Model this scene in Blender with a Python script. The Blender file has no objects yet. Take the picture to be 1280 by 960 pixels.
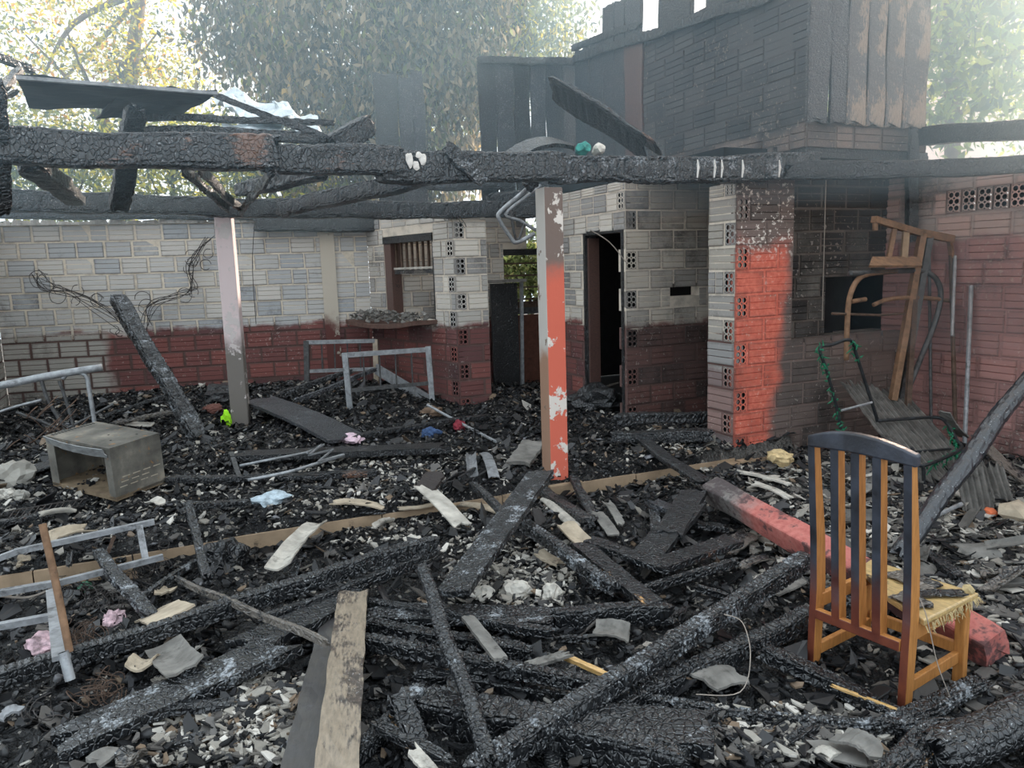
import bpy, math, random
import numpy as np
from mathutils import Matrix, Vector

rnd = random.Random(7)
rng = np.random.default_rng(7)
S = bpy.context.scene
COL = S.collection

# ------------------------------------------------------------------ camera, sky, sun, exposure
F_PX, PITCH, ROLL, CAM_Z = 950.0, math.radians(8.6), math.radians(1.8), 1.6
_f = np.array([0, math.cos(PITCH), -math.sin(PITCH)])
_r0 = np.array([1.0, 0, 0])
_u0 = np.cross(_r0, _f)
_r = math.cos(ROLL) * _r0 - math.sin(ROLL) * _u0
_u = math.sin(ROLL) * _r0 + math.cos(ROLL) * _u0
CAM = np.array([0, 0, CAM_Z])
cd = bpy.data.cameras.new('camera')
cam = bpy.data.objects.new('camera', cd)
COL.objects.link(cam)
cd.sensor_fit = 'HORIZONTAL'
cd.sensor_width = 36.0
cd.lens = 36.0 * F_PX / 1280.0
cd.clip_start = 0.05
cam.matrix_world = Matrix(((_r[0], _u[0], -_f[0], 0), (_r[1], _u[1], -_f[1], 0), (_r[2], _u[2], -_f[2], CAM_Z), (0, 0, 0, 1)))
S.camera = cam

world = bpy.data.worlds.new('sky')
S.world = world
world.use_nodes = True
wn = world.node_tree
wn.nodes.clear()
w_out = wn.nodes.new('ShaderNodeOutputWorld')
w_bg = wn.nodes.new('ShaderNodeBackground')
w_bg.inputs['Color'].default_value = (0.80, 0.91, 1.0, 1)
w_bg.inputs['Strength'].default_value = 1.25
wn.links.new(w_bg.outputs[0], w_out.inputs[0])

SUN_AZ, SUN_EL = math.radians(36), math.radians(24)
sl = bpy.data.lights.new('sun', 'SUN')
sl.energy = 7.0
sl.angle = math.radians(4)
sl.color = (1.0, 0.95, 0.86)
sun = bpy.data.objects.new('sun', sl)
COL.objects.link(sun)
_sd = Vector((math.sin(SUN_AZ) * math.cos(SUN_EL), math.cos(SUN_AZ) * math.cos(SUN_EL), math.sin(SUN_EL)))
sun.rotation_euler = _sd.to_track_quat('Z', 'Y').to_euler()
sun.location = (12, 16, 12)

S.view_settings.view_transform = 'Standard'
S.view_settings.look = 'None'
S.view_settings.exposure = 0.64
S.view_settings.gamma = 1.0
S.view_settings.use_curve_mapping = False

# ------------------------------------------------------------------ coordinates
ANG = math.radians(23.8)
UX = np.array([math.cos(ANG), math.sin(ANG), 0])     # along the front of the building
VX = np.array([-math.sin(ANG), math.cos(ANG), 0])    # into the building
GZ = -0.17                                           # ground in front of the raised slab (slab top is z = 0)
STEP_V = 4.86


def uv(u, v, z=0.0):
    p = u * UX + v * VX
    return np.array([p[0], p[1], z])


def to_uv(p):
    return float(np.dot(p, UX)), float(np.dot(p, VX))


def ray(px, py):
    d = _f + (px - 640) / F_PX * _r - (py - 480) / F_PX * _u
    return d / np.linalg.norm(d)


def pz(px, py, z):
    d = ray(px, py)
    return CAM + d * ((z - CAM_Z) / d[2])


def pv(px, py, v):
    d = ray(px, py)
    return CAM + d * ((v - np.dot(CAM, VX)) / np.dot(d, VX))


def pu(px, py, u):
    d = ray(px, py)
    return CAM + d * ((u - np.dot(CAM, UX)) / np.dot(d, UX))


def pd(px, py, y):
    d = ray(px, py)
    return CAM + d * (y / d[1])


# heaps of debris: (u, v, radius_u, radius_v, height)
HEAPS = [(2.65, 1.95, 0.45, 0.40, -0.085), (-0.75, 5.75, 0.45, 0.4, -0.05), (-0.6, 9.6, 2.2, 0.9, 0.28), (1.7, 8.9, 1.3, 0.9, 0.22), (0.3, 7.2, 1.2, 0.7, 0.12), (-1.4, 7.6, 0.9, 0.9, 0.12),
         (1.2, 4.0, 1.6, 0.8, 0.10), (2.7, 4.1, 1.1, 0.6, 0.10), (1.3, 2.4, 1.6, 0.9, 0.08), (5.3, 4.3, 1.0, 0.7, 0.20),
         (4.3, 4.0, 1.0, 0.7, 0.10), (5.6, 3.2, 0.6, 0.8, 0.18), (3.7, 5.6, 0.6, 0.6, 0.10), (3.6, 8.0, 0.5, 1.0, 0.12),
         (0.0, 3.1, 1.2, 0.7, 0.08)]


def hgt(u, v):
    u = np.asarray(u, float)
    v = np.asarray(v, float)
    base = np.where((v > STEP_V) & (u < 4.75), 0.0, GZ)
    h = base.copy()
    for (a, b, ru, rv, hh) in HEAPS:
        h = h + hh * np.exp(-((u - a) / ru) ** 2 - ((v - b) / rv) ** 2)
    cover = np.clip((v - 0.4) / 1.0, 0, 1) * np.clip((6.2 - u) / 1.5, 0.25, 1)
    n = (np.sin(u * 5.1 + 1.3 * np.sin(v * 3.3)) * np.sin(v * 4.7 + 1.1 * np.sin(u * 2.9)) * 0.5
         + np.sin(u * 11.3 + v * 7.9) * np.sin(v * 12.7 - u * 6.1) * 0.3 + np.sin(u * 23 + 2 * np.sin(v * 9)) * np.sin(v * 21 + 2 * np.sin(u * 8)) * 0.25)
    edge = np.where((v > STEP_V) & (v < STEP_V + 0.1), (v - STEP_V) / 0.1, 1.0)
    return h + (0.035 + 0.035 * n) * cover * np.clip(edge, 0, 1)


def pg(px, py, dz=0.0):
    """the point of the debris surface (raised by dz) that a line of sight meets"""
    d = ray(px, py)
    t = np.linspace(1.5, 16, 1500)
    q = CAM[None] + d[None] * t[:, None]
    hh = hgt(q @ UX, q @ VX) + dz
    k = np.argmax(q[:, 2] < hh)
    return q[k] if q[k, 2] < hh[k] else q[-1]


# ------------------------------------------------------------------ object helpers
def tag(o, label=None, cat=None, group=None, kind=None):
    if label: o['label'] = label
    if cat: o['category'] = cat
    if group: o['group'] = group
    if kind: o['kind'] = kind
    return o


def mesh_data(name, V, Fc, mat=None, smooth=False, colors=None):
    me = bpy.data.meshes.new(name)
    V = np.asarray(V, np.float32).reshape(-1, 3)
    if isinstance(Fc, np.ndarray):
        n, k = Fc.shape
        me.vertices.add(len(V))
        me.vertices.foreach_set('co', V.ravel())
        me.loops.add(n * k)
        me.loops.foreach_set('vertex_index', Fc.astype(np.int32).ravel())
        me.polygons.add(n)
        me.polygons.foreach_set('loop_start', np.arange(0, n * k, k, dtype=np.int32))
        me.polygons.foreach_set('loop_total', np.full(n, k, np.int32))
        me.update(calc_edges=True)
    else:
        me.from_pydata(V.tolist(), [], Fc)
        me.update()
    if colors is not None:
        at = me.color_attributes.new('tint', 'FLOAT_COLOR', 'POINT')
        at.data.foreach_set('color', np.asarray(colors, np.float32).ravel())
    if mat is not None:
        for m in (mat if isinstance(mat, (list, tuple)) else [mat]):
            me.materials.append(m)
    if smooth:
        me.polygons.foreach_set('use_smooth', np.ones(len(me.polygons), bool))
    return me


def link(name, me, parent=None, loc=None, M=None):
    o = bpy.data.objects.new(name, me)
    COL.objects.link(o)
    if parent is not None: o.parent = parent
    if M is not None: o.matrix_local = M
    elif loc is not None: o.location = loc
    return o


def empty(name, loc, rz=0.0):
    o = bpy.data.objects.new(name, None)
    COL.objects.link(o)
    o.location = loc
    o.rotation_euler = (0, 0, rz)
    o.empty_display_size = 0.1
    return o


class MB:
    def __init__(self):
        self.v, self.f = [], []

    def add(self, V, Fc):
        b = len(self.v)
        self.v += [tuple(map(float, p)) for p in V]
        self.f += [tuple(int(i) + b for i in q) for q in Fc]
        return self

    def box(self, a, b):
        (x0, y0, z0), (x1, y1, z1) = a, b
        return self.add([(x0, y0, z0), (x1, y0, z0), (x1, y1, z0), (x0, y1, z0), (x0, y0, z1), (x1, y0, z1), (x1, y1, z1), (x0, y1, z1)],
                        [(0, 3, 2, 1), (4, 5, 6, 7), (0, 1, 5, 4), (1, 2, 6, 5), (2, 3, 7, 6), (3, 0, 4, 7)])

    def bar(self, A, B, w, h=None, up=(0, 0, 1), taper=1.0):
        h = w if h is None else h
        A, B = np.array(A, float), np.array(B, float)
        x = (B - A) / max(1e-9, np.linalg.norm(B - A))
        up = np.array(up, float)
        if abs(np.dot(up, x)) > 0.97: up = np.array([0, 1.0, 0])
        y = np.cross(up, x); y /= np.linalg.norm(y)
        z = np.cross(x, y)
        V = []
        for P_, k in ((A, 1.0), (B, taper)):
            for sy, sz in ((-1, -1), (1, -1), (1, 1), (-1, 1)):
                V.append(P_ + y * sy * w / 2 * k + z * sz * h / 2 * k)
        return self.add(V, [(0, 3, 2, 1), (4, 5, 6, 7), (0, 1, 5, 4), (1, 2, 6, 5), (2, 3, 7, 6), (3, 0, 4, 7)])

    def tube(self, pts, r, n=8, sm=0, closed_ends=True):
        P_ = np.array(pts, float)
        if sm and len(P_) > 2: P_ = catmull(P_, sm)
        m = len(P_)
        T = np.gradient(P_, axis=0)
        T /= np.linalg.norm(T, axis=1)[:, None] + 1e-12
        ref = np.array([0, 0, 1.0]) if abs(T[0][2]) < 0.9 else np.array([1.0, 0, 0])
        V = []
        for i in range(m):
            y = np.cross(ref, T[i])
            if np.linalg.norm(y) < 1e-6: y = np.cross((0.3, 1, 0.2), T[i])
            y /= np.linalg.norm(y)
            z = np.cross(T[i], y)
            ref = z if abs(np.dot(z, T[min(i + 1, m - 1)])) < 0.98 else ref
            rr = r[min(i, len(r) - 1)] if hasattr(r, '__len__') else r
            for k in range(n):
                a = 2 * math.pi * k / n
                V.append(P_[i] + rr * (math.cos(a) * y + math.sin(a) * z))
        Fc = []
        for i in range(m - 1):
            for k in range(n):
                k2 = (k + 1) % n
                Fc.append((i * n + k, i * n + k2, (i + 1) * n + k2, (i + 1) * n + k))
        if closed_ends:
            Fc.append(tuple(range(n - 1, -1, -1)))
            Fc.append(tuple((m - 1) * n + k for k in range(n)))
        return self.add(V, Fc)

    def build(self, name, mat, parent=None, smooth=False, origin=None, world=True):
        """world-space vertices; the origin is put at the base centre (or, for children, where the parent is)"""
        V = np.array(self.v)
        if parent is not None and world:
            Mi = np.array(parent.matrix_basis.inverted())
            if parent.parent is not None:
                Mi = np.array((parent.parent.matrix_basis @ parent.matrix_basis).inverted())
            V = V @ Mi[:3, :3].T + Mi[:3, 3]
            return link(name, mesh_data(name, V, self.f, mat, smooth), parent)
        if parent is None and world:
            o = origin if origin is not None else np.array([(V[:, 0].min() + V[:, 0].max()) / 2, (V[:, 1].min() + V[:, 1].max()) / 2, V[:, 2].min()])
            return link(name, mesh_data(name, V - o, self.f, mat, smooth), None, tuple(o))
        return link(name, mesh_data(name, V, self.f, mat, smooth), parent)


def catmull(P_, k):
    out = []
    n = len(P_)
    for i in range(n - 1):
        p0, p1, p2, p3 = P_[max(i - 1, 0)], P_[i], P_[i + 1], P_[min(i + 2, n - 1)]
        for j in range(k):
            t = j / k
            out.append(0.5 * ((2 * p1) + (-p0 + p2) * t + (2 * p0 - 5 * p1 + 4 * p2 - p3) * t * t + (-p0 + 3 * p1 - 3 * p2 + p3) * t ** 3))
    out.append(P_[-1])
    return np.array(out)


# ------------------------------------------------------------------ materials
class NT:
    def __init__(self, name, rough=0.8, spec=0.3):
        self.m = bpy.data.materials.new(name)
        self.m.use_nodes = True
        self.t = self.m.node_tree
        self.b = self.t.nodes['Principled BSDF']
        self.b.inputs['Roughness'].default_value = rough
        self.b.inputs['Specular IOR Level'].default_value = spec

    def n(self, typ, **kw):
        nd = self.t.nodes.new(typ)
        for k, v in kw.items(): setattr(nd, k, v)
        return nd

    def l(self, a, b): self.t.links.new(a, b)

    def coord(self, kind='Object', scale=(1, 1, 1)):
        if kind == 'World':
            src = self.n('ShaderNodeNewGeometry').outputs['Position']
        else:
            src = self.n('ShaderNodeTexCoord').outputs[kind]
        mp = self.n('ShaderNodeMapping')
        mp.inputs['Scale'].default_value = scale
        self.l(src, mp.inputs['Vector'])
        return mp.outputs[0]

    def noise(self, vec, scale=5, detail=4, rough=0.6):
        nd = self.n('ShaderNodeTexNoise')
        nd.inputs['Scale'].default_value = scale
        nd.inputs['Detail'].default_value = detail
        nd.inputs['Roughness'].default_value = rough
        self.l(vec, nd.inputs['Vector'])
        return nd.outputs['Fac']

    def voro(self, vec, scale=5, feature='F1', out='Distance'):
        nd = self.n('ShaderNodeTexVoronoi', feature=feature)
        nd.inputs['Scale'].default_value = scale
        self.l(vec, nd.inputs['Vector'])
        return nd.outputs[out]

    def ramp(self, fac, stops, interp='LINEAR'):
        nd = self.n('ShaderNodeValToRGB')
        nd.color_ramp.interpolation = interp
        els = nd.color_ramp.elements
        while len(els) < len(stops): els.new(0.5)
        for e, (p, c) in zip(els, stops):
            e.position = p
            e.color = (*c, 1) if len(c) == 3 else c
        self.l(fac, nd.inputs[0])
        return nd.outputs[0]

    def step(self, fac, a, b):
        nd = self.n('ShaderNodeMapRange')
        nd.interpolation_type = 'SMOOTHSTEP'
        nd.inputs[1].default_value = a
        nd.inputs[2].default_value = b
        self.l(fac, nd.inputs[0])
        return nd.outputs[0]

    def math(self, op, a, b=0.0):
        nd = self.n('ShaderNodeMath', operation=op)
        for i, x in enumerate((a, b)):
            if isinstance(x, (int, float)): nd.inputs[i].default_value = x
            else: self.l(x, nd.inputs[i])
        return nd.outputs[0]

    def mix(self, fac, a, b, blend='MIX'):
        nd = self.n('ShaderNodeMix', data_type='RGBA', blend_type=blend)
        for key, x in ((0, fac), (6, a), (7, b)):
            if isinstance(x, (int, float)): nd.inputs[key].default_value = x
            elif isinstance(x, tuple): nd.inputs[key].default_value = (*x, 1)
            else: self.l(x, nd.inputs[key])
        return nd.outputs[2]

    def rand(self): return self.n('ShaderNodeObjectInfo').outputs['Random']

    def sep(self, vec):
        nd = self.n('ShaderNodeSeparateXYZ')
        self.l(vec, nd.inputs[0])
        return nd.outputs

    def color(self, c):
        if isinstance(c, tuple): self.b.inputs['Base Color'].default_value = (*c, 1)
        else: self.l(c, self.b.inputs['Base Color'])

    def bump(self, h, strength=0.4, dist=0.01):
        nd = self.n('ShaderNodeBump')
        nd.inputs['Strength'].default_value = strength
        nd.inputs['Distance'].default_value = dist
        self.l(h, nd.inputs['Height'])
        self.l(nd.outputs[0], self.b.inputs['Normal'])


def lin(r, g, b):
    return tuple(((c / 255) / 12.92 if c / 255 <= 0.04045 else ((c / 255 + 0.055) / 1.055) ** 2.4) for c in (r, g, b))


def m_plain(name, c, rough=0.7, metal=0.0, var=0.25, scale=14, bump=0.2, spec=0.3, dirt=0.45):
    t = NT(name, rough, spec)
    v = t.coord('Object')
    n = t.noise(v, scale, 5)
    dark = tuple(x * (1 - var) for x in c)
    lite = tuple(min(1, x * (1 + var)) for x in c)
    col = t.ramp(n, [(0.3, dark), (0.7, lite)])
    w = t.coord('World')
    dn = t.math('ADD', t.noise(w, 6, 6, 0.7), t.math('MULTIPLY', t.noise(w, 38, 3, 0.6), 0.3))
    col = t.mix(t.math('MULTIPLY', t.step(dn, 0.92 - dirt * 0.4, 1.02 - dirt * 0.25), 0.75), col, lin(46, 44, 42))
    t.color(col)
    t.b.inputs['Metallic'].default_value = metal
    if bump: t.bump(n, bump, 0.006)
    return t.m


def m_char(name, ash=0.25, brown=None, brown_amt=0.0, ash_sheen_c=(150, 155, 160), base=(13, 15, 18), crack=1.0):
    """burnt timber: black with patches of ash and painted grey sheen, and unburnt wood left where brown says"""
    t = NT(name, 0.34, 0.9)
    v = t.coord('Object')
    vs = t.coord('Object', (6, 22, 22))
    n1 = t.noise(v, 9, 6, 0.7)
    n2 = t.noise(v, 60, 3, 0.6)
    fib = t.noise(vs, 4, 4, 0.6)
    blk = t.ramp(n2, [(0.3, lin(*[x * 0.55 for x in base])), (0.7, lin(*[x * 1.5 for x in base]))])
    m = t.step(t.math('ADD', n1, t.math('MULTIPLY', n2, 0.5)), 0.98 - ash * 0.45, 1.12 - ash * 0.35)
    c = t.mix(m, blk, lin(*ash_sheen_c))  # this grey is ash and also painted sky sheen on the char
    spk = t.step(t.math('ADD', t.noise(v, 120, 2, 0.5), t.math('MULTIPLY', n1, 0.25)), 0.81 - ash * 0.10, 0.85 - ash * 0.10)
    c = t.mix(t.math('MULTIPLY', spk, 0.7), c, lin(176, 178, 178))
    if brown:
        mb = t.step(t.math('ADD', t.noise(v, 2.4, 4, 0.6), t.math('MULTIPLY', fib, 0.35)), 0.86 - brown_amt * 0.5, 0.95 - brown_amt * 0.5)
        wood = t.ramp(fib, [(0.3, lin(*[x * 0.82 for x in brown])), (0.7, lin(*[min(255, x * 1.08) for x in brown]))])
        c = t.mix(mb, c, wood)
    t.color(c)
    ck = t.voro(t.coord('Object', (42, 30, 30)), 1.0, 'DISTANCE_TO_EDGE')
    hgt_ = t.math('ADD', t.math('MULTIPLY', t.step(ck, 0, 0.14), 0.6 * crack), t.math('ADD', t.math('MULTIPLY', fib, 0.3), t.math('MULTIPLY', n2, 0.3)))
    t.bump(hgt_, 0.7 if crack > 0.5 else 0.35, 0.012 if crack > 0.5 else 0.004)
    t.l(t.math('ADD', t.math('MULTIPLY', m, 0.4), 0.36), t.b.inputs['Roughness'])
    return t.m


CH = m_char('charred_wood', 0.16)
CH_ASH = m_char('charred_wood_ashy', 0.42)
CH_FAR = m_char('charred_wood_plain', 0.08)
CH_BROWN = m_char('charred_wood_brown', 0.15, (104, 72, 54), 0.16)
CH_END = m_char('charred_wood_tan_end', 0.12, (196, 150, 96), 0.22)
CH_GREY = m_char('scorched_board', 0.3, (105, 98, 90), 0.55)
CH_SMOOTH = m_char('charred_log_grey', 0.38, None, 0, (95, 98, 104), (38, 40, 44))
M_WORN = m_char('weathered_board', 0.3, (140, 126, 108), 0.56, (120, 114, 106), base=(62, 54, 48), crack=0.0)
M_DARKBOARD = m_char('dark_board', 0.3, (62, 60, 60), 0.9, base=(40, 40, 42), crack=0.0)
M_TANWOOD = m_char('raw_split_wood', 0.2, (205, 165, 105), 1.0, crack=0.0)
M_REDBROWN = m_char('red_brown_jamb', 0.1, (92, 68, 62), 0.8, crack=0.0)


def m_brick(name, up_a, up_b, low_a, low_b, zs, soot=0.3, low_on=1.0, dark_z=None, extra=None):
    """hollow clay brick: old paint above the height zs, red clay paint below, smoke over both"""
    t = NT(name, 0.85, 0.2)
    w = t.coord('World')
    o = t.coord('Object')
    r = t.rand()
    n = t.noise(w, 2.2, 5, 0.6)
    nf = t.noise(w, 30, 4, 0.6)
    up = t.mix(r, up_a, up_b)
    lo = t.mix(r, low_a, low_b)
    z = t.sep(w)[2]
    zz = t.math('ADD', z, t.math('MULTIPLY', t.math('SUBTRACT', n, 0.5), 0.35))
    msk = t.step(zz, zs - 0.03, zs + 0.05)
    c = t.mix(msk, lo, up) if low_on else up
    if extra: c = extra(t, w, c, n, nf)
    sn = t.noise(w, 1.6, 6, 0.65)
    sm = t.math('ADD', sn, t.math('MULTIPLY', nf, 0.25))
    sm = t.math('ADD', sm, t.math('MULTIPLY', t.math('SUBTRACT', r, 0.5), 0.14))
    if dark_z:
        sm = t.math('ADD', sm, t.math('MULTIPLY', t.step(z, dark_z[0], dark_z[1]), dark_z[2]))
    c = t.mix(t.math('MULTIPLY', t.step(sm, 0.78 - soot * 0.5, 1.0 - soot * 0.3), 0.86), c, lin(44, 42, 42))
    gg = t.sep(t.coord('Generated'))
    ex = t.math('MINIMUM', t.math('MULTIPLY', t.math('MINIMUM', gg[0], t.math('SUBTRACT', 1.0, gg[0])), 1.6), t.math('MINIMUM', gg[2], t.math('SUBTRACT', 1.0, gg[2])))
    rim = t.step(t.math('ADD', ex, t.math('MULTIPLY', t.math('SUBTRACT', nf, 0.5), 0.12)), 0.13, 0.0)
    c = t.mix(t.math('MULTIPLY', rim, 0.42), c, lin(78, 70, 66))
    fl = t.step(t.math('ADD', nf, t.math('MULTIPLY', sn, 0.4)), 0.82, 0.9)
    c = t.mix(t.math('MULTIPLY', fl, 0.35), c, lin(205, 195, 185))
    t.color(c)
    rib = t.noise(t.coord('Object', (1, 1, 60)), 1.6, 2, 0.5)
    t.bump(t.math('ADD', rib, t.math('MULTIPLY', nf, 0.5)), 0.35, 0.006)
    return t.m


GREY_A, GREY_B = lin(200, 194, 186), lin(166, 168, 170)
RED_A, RED_B = lin(134, 84, 78), lin(98, 70, 70)


def _backpatch(t, w, c, n, nf):
    # the red paint of the back wall has burnt off towards its far left
    x = t.sep(w)[0]
    z = t.sep(w)[2]
    m = t.math('MULTIPLY', t.step(t.math('ADD', x, t.math('MULTIPLY', n, 0.9)), -4.25, -4.5), t.step(z, 1.05, 0.95))
    return t.mix(m, c, lin(165, 160, 152))


def _orange(t, w, c, n, nf):
    # orange paint left on the pier between shoulder height and its foot, burnt away at the top and towards the low wall
    x, y, z = t.sep(w)[:3]
    u = t.math('ADD', t.math('MULTIPLY', x, float(UX[0])), t.math('MULTIPLY', y, float(UX[1])))
    uu = t.math('ADD', t.math('ADD', t.math('ADD', u, t.math('MULTIPLY', t.math('SUBTRACT', 1.2, z), 0.13)), t.math('MULTIPLY', t.math('SUBTRACT', n, 0.5), 0.5)), t.math('MULTIPLY', nf, 0.05))
    m = t.math('MULTIPLY', t.step(uu, 4.78, 4.62), t.step(t.math('ADD', z, t.math('MULTIPLY', t.math('SUBTRACT', n, 0.5), 0.4)), 1.84, 1.66))
    c = t.mix(m, c, t.ramp(nf, [(0.3, lin(188, 92, 76)), (0.7, lin(216, 122, 102))]))
    fl = t.math('MULTIPLY', t.step(t.math('ADD', nf, t.math('MULTIPLY', n, 0.25)), 0.69, 0.74), t.step(z, 1.55, 1.8))
    return t.mix(fl, c, lin(215, 205, 195))


BR_BACK = m_brick('brick_limewashed', GREY_A, GREY_B, RED_A, RED_B, 1.0, 0.16, extra=_backpatch)
BR_GREY = m_brick('brick_smoked_grey', lin(214, 206, 194), lin(150, 148, 146), RED_A, RED_B, 0.98, 0.22)
BR_DOOR = m_brick('brick_smoked_door_front', lin(196, 186, 172), lin(142, 138, 134), lin(120, 86, 80), lin(96, 80, 76), 1.0, 0.30)
BR_ORANGE = m_brick('brick_orange_paint', lin(120, 104, 98), lin(92, 84, 80), lin(150, 132, 120), lin(128, 112, 102), 0.5, 0.33, 0, extra=_orange)
BR_PIERSIDE = m_brick('brick_pier_side', lin(170, 162, 150), lin(150, 148, 146), lin(150, 120, 112), lin(120, 112, 112), 0.7, 0.12)
BR_DARK = m_brick('brick_soot_and_shade', lin(112, 108, 102), lin(84, 80, 78), lin(96, 74, 70), lin(84, 72, 70), 0.9, 0.62, dark_z=(1.4, 2.1, 0.22))  # soot, plus shade under the upper storey painted into the higher courses
BR_RIGHT = m_brick('brick_pink_paint', lin(190, 160, 150), lin(160, 148, 142), lin(166, 124, 118), lin(146, 112, 108), 1.72, 0.20, dark_z=(1.6, 2.3, 0.10))
BR_UPPER = m_brick('brick_upper_soot', lin(88, 88, 88), lin(70, 70, 72), lin(134, 120, 112), lin(120, 110, 104), 2.66, 0.45)
MORTAR_UP = lin(190, 180, 164)


def m_mortar(name, hi, lo, zs):
    t = NT(name, 0.95, 0.15)
    w = t.coord('World')
    n = t.noise(w, 7, 5, 0.65)
    c = t.mix(t.step(t.math('ADD', t.sep(w)[2], t.math('MULTIPLY', t.math('SUBTRACT', n, 0.5), 0.4)), zs - 0.04, zs + 0.04), lo, hi)
    c = t.mix(t.math('MULTIPLY', t.step(n, 0.42, 0.72), 0.4), c, lin(80, 72, 66))
    t.color(c)
    t.bump(t.noise(w, 40, 4), 0.5, 0.006)
    return t.m


MORTAR = m_mortar('mortar', lin(214, 202, 186), lin(104, 82, 78), 1.0)
MORTAR_WALL = m_mortar('mortar_cream', lin(214, 202, 184), lin(98, 78, 74), 1.0)
MORTAR_DARK = m_plain('mortar_sooty', lin(96, 88, 82), 0.95, 0, 0.4, 5)
MORTAR_BLACK = m_plain('mortar_black', lin(52, 50, 50), 0.95, 0, 0.4, 5)
CONC_TAN = m_plain('concrete_tan', lin(158, 136, 112), 0.9, 0, 0.22, 7)
CONC_GREY = m_plain('concrete_grey', lin(150, 146, 138), 0.92, 0, 0.25, 6)
SOOT_SHADE = m_plain('soot_shade_black', lin(26, 26, 27), 0.9, 0, 0.4, 8)  # sooty surfaces, and the painted dark inside holes and unlit rooms
STEEL = m_plain('bare_steel_grey', lin(150, 152, 154), 0.5, 0.35, 0.35, 18)
STEEL_DARK = m_plain('burnt_steel', lin(84, 84, 84), 0.6, 0.3, 0.45, 22)
STEEL_BLUE = m_plain('blue_grey_steel', lin(140, 141, 143), 0.5, 0.2, 0.35, 20, dirt=0.6)
RUST = m_plain('rusty_steel', lin(126, 98, 76), 0.8, 0.1, 0.4, 16)
RUST_DARK = m_plain('dark_rust', lin(86, 70, 60), 0.85, 0.1, 0.45, 20)
ASHPLATE = m_plain('fibre_cement_pale', lin(178, 172, 162), 0.9, 0, 0.35, 9, dirt=0.6)
ASHPLATE2 = m_plain('fibre_cement_grey', lin(116, 113, 108), 0.9, 0, 0.4, 9, dirt=0.6)
PLASTER = m_plain('plaster_lump', lin(190, 184, 174), 0.95, 0, 0.3, 12)
TANTILE = m_plain('clay_tile_tan', lin(172, 158, 138), 0.9, 0, 0.3, 8, dirt=0.62)
WIRE = m_plain('burnt_wire', lin(70, 66, 64), 0.6, 0.3, 0.4, 40)
ROPE = m_plain('pale_cord', lin(150, 140, 130), 0.8, 0, 0.2, 40)
ROOFMETAL = m_plain('dark_roof_sheet', lin(30, 36, 42), 0.7, 0.0, 0.35, 3)
SHINYMETAL = m_plain('bare_foil_metal', lin(190, 200, 205), 0.45, 0.4, 0.35, 6)

# ------------------------------------------------------------------ brick walls
_bm = {}


def brick_mesh(L, H, mat, holes=False, D=0.10):
    key = (round(L, 2), round(H, 3), mat.name, holes)
    if key in _bm: return _bm[key]
    L = key[0]
    mb = MB()
    if not holes:
        g, gd, c = 0.006, 0.011, 0.004
        prof = [(c, 0), (0, c)]
        for k in (1, 2):
            zc = H * k / 3
            prof += [(0, zc - g), (gd, zc), (0, zc + g)]
        prof += [(0, H - c), (c, H), (D, H), (D, 0)]
        n = len(prof)
        e = 0.004
        V = [(0 if y > 0.003 else e, y, z) for y, z in prof] + [(L if y > 0.003 else L - e, y, z) for y, z in prof]
        Fc = [(i, (i + 1) % n + 0, (i + 1) % n + n, i + n)[::-1] for i in range(n)] + [tuple(range(n)), tuple(range(2 * n - 1, n - 1, -1))]
        mb.add(V, Fc)
    else:
        m = 0.008
        cw, chh = (L - 2 * m) / 2, (H - 2 * m) / 3
        mb.box((0, 0.001, 0), (m, D, H)).box((L - m, 0.001, 0), (L, D, H)).box((m, 0.001, 0), (L - m, D, m)).box((m, 0.001, H - m), (L - m, D, H))
        for i in range(2):
            for j in range(3):
                cx, cz = m + cw * (i + 0.5), m + chh * (j + 0.5)
                rr = min(cw, chh) * 0.39
                V, n = [], 12
                for k in range(n):
                    a = 2 * math.pi * k / n
                    ca, sa = math.cos(a), math.sin(a)
                    q = max(abs(ca), abs(sa))
                    V.append((cx + ca / q * cw / 2, 0.001, cz + sa / q * chh / 2))
                for yy in (0.001, 0.05):
                    for k in range(n):
                        a = 2 * math.pi * k / n
                        V.append((cx + math.cos(a) * rr, yy, cz + math.sin(a) * rr))
                Fc = []
                for k in range(n):
                    k2 = (k + 1) % n
                    Fc += [(k, k2, n + k2, n + k), (n + k, n + k2, 2 * n + k2, 2 * n + k)]
                Fc.append(tuple(2 * n + k for k in range(n)))
                mb.add(V, Fc)
    me = mesh_data('brick', mb.v, mb.f, mat)
    if holes:
        me.materials.append(SOOT_SHADE)
        for p in me.polygons:
            if p.center[1] > 0.015 and p.center[1] < 0.06 and 0.003 < p.center[0] < L - 0.003: p.material_index = 1  # hole insides are coloured black for the shade in them
    _bm[key] = me
    return me


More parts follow.
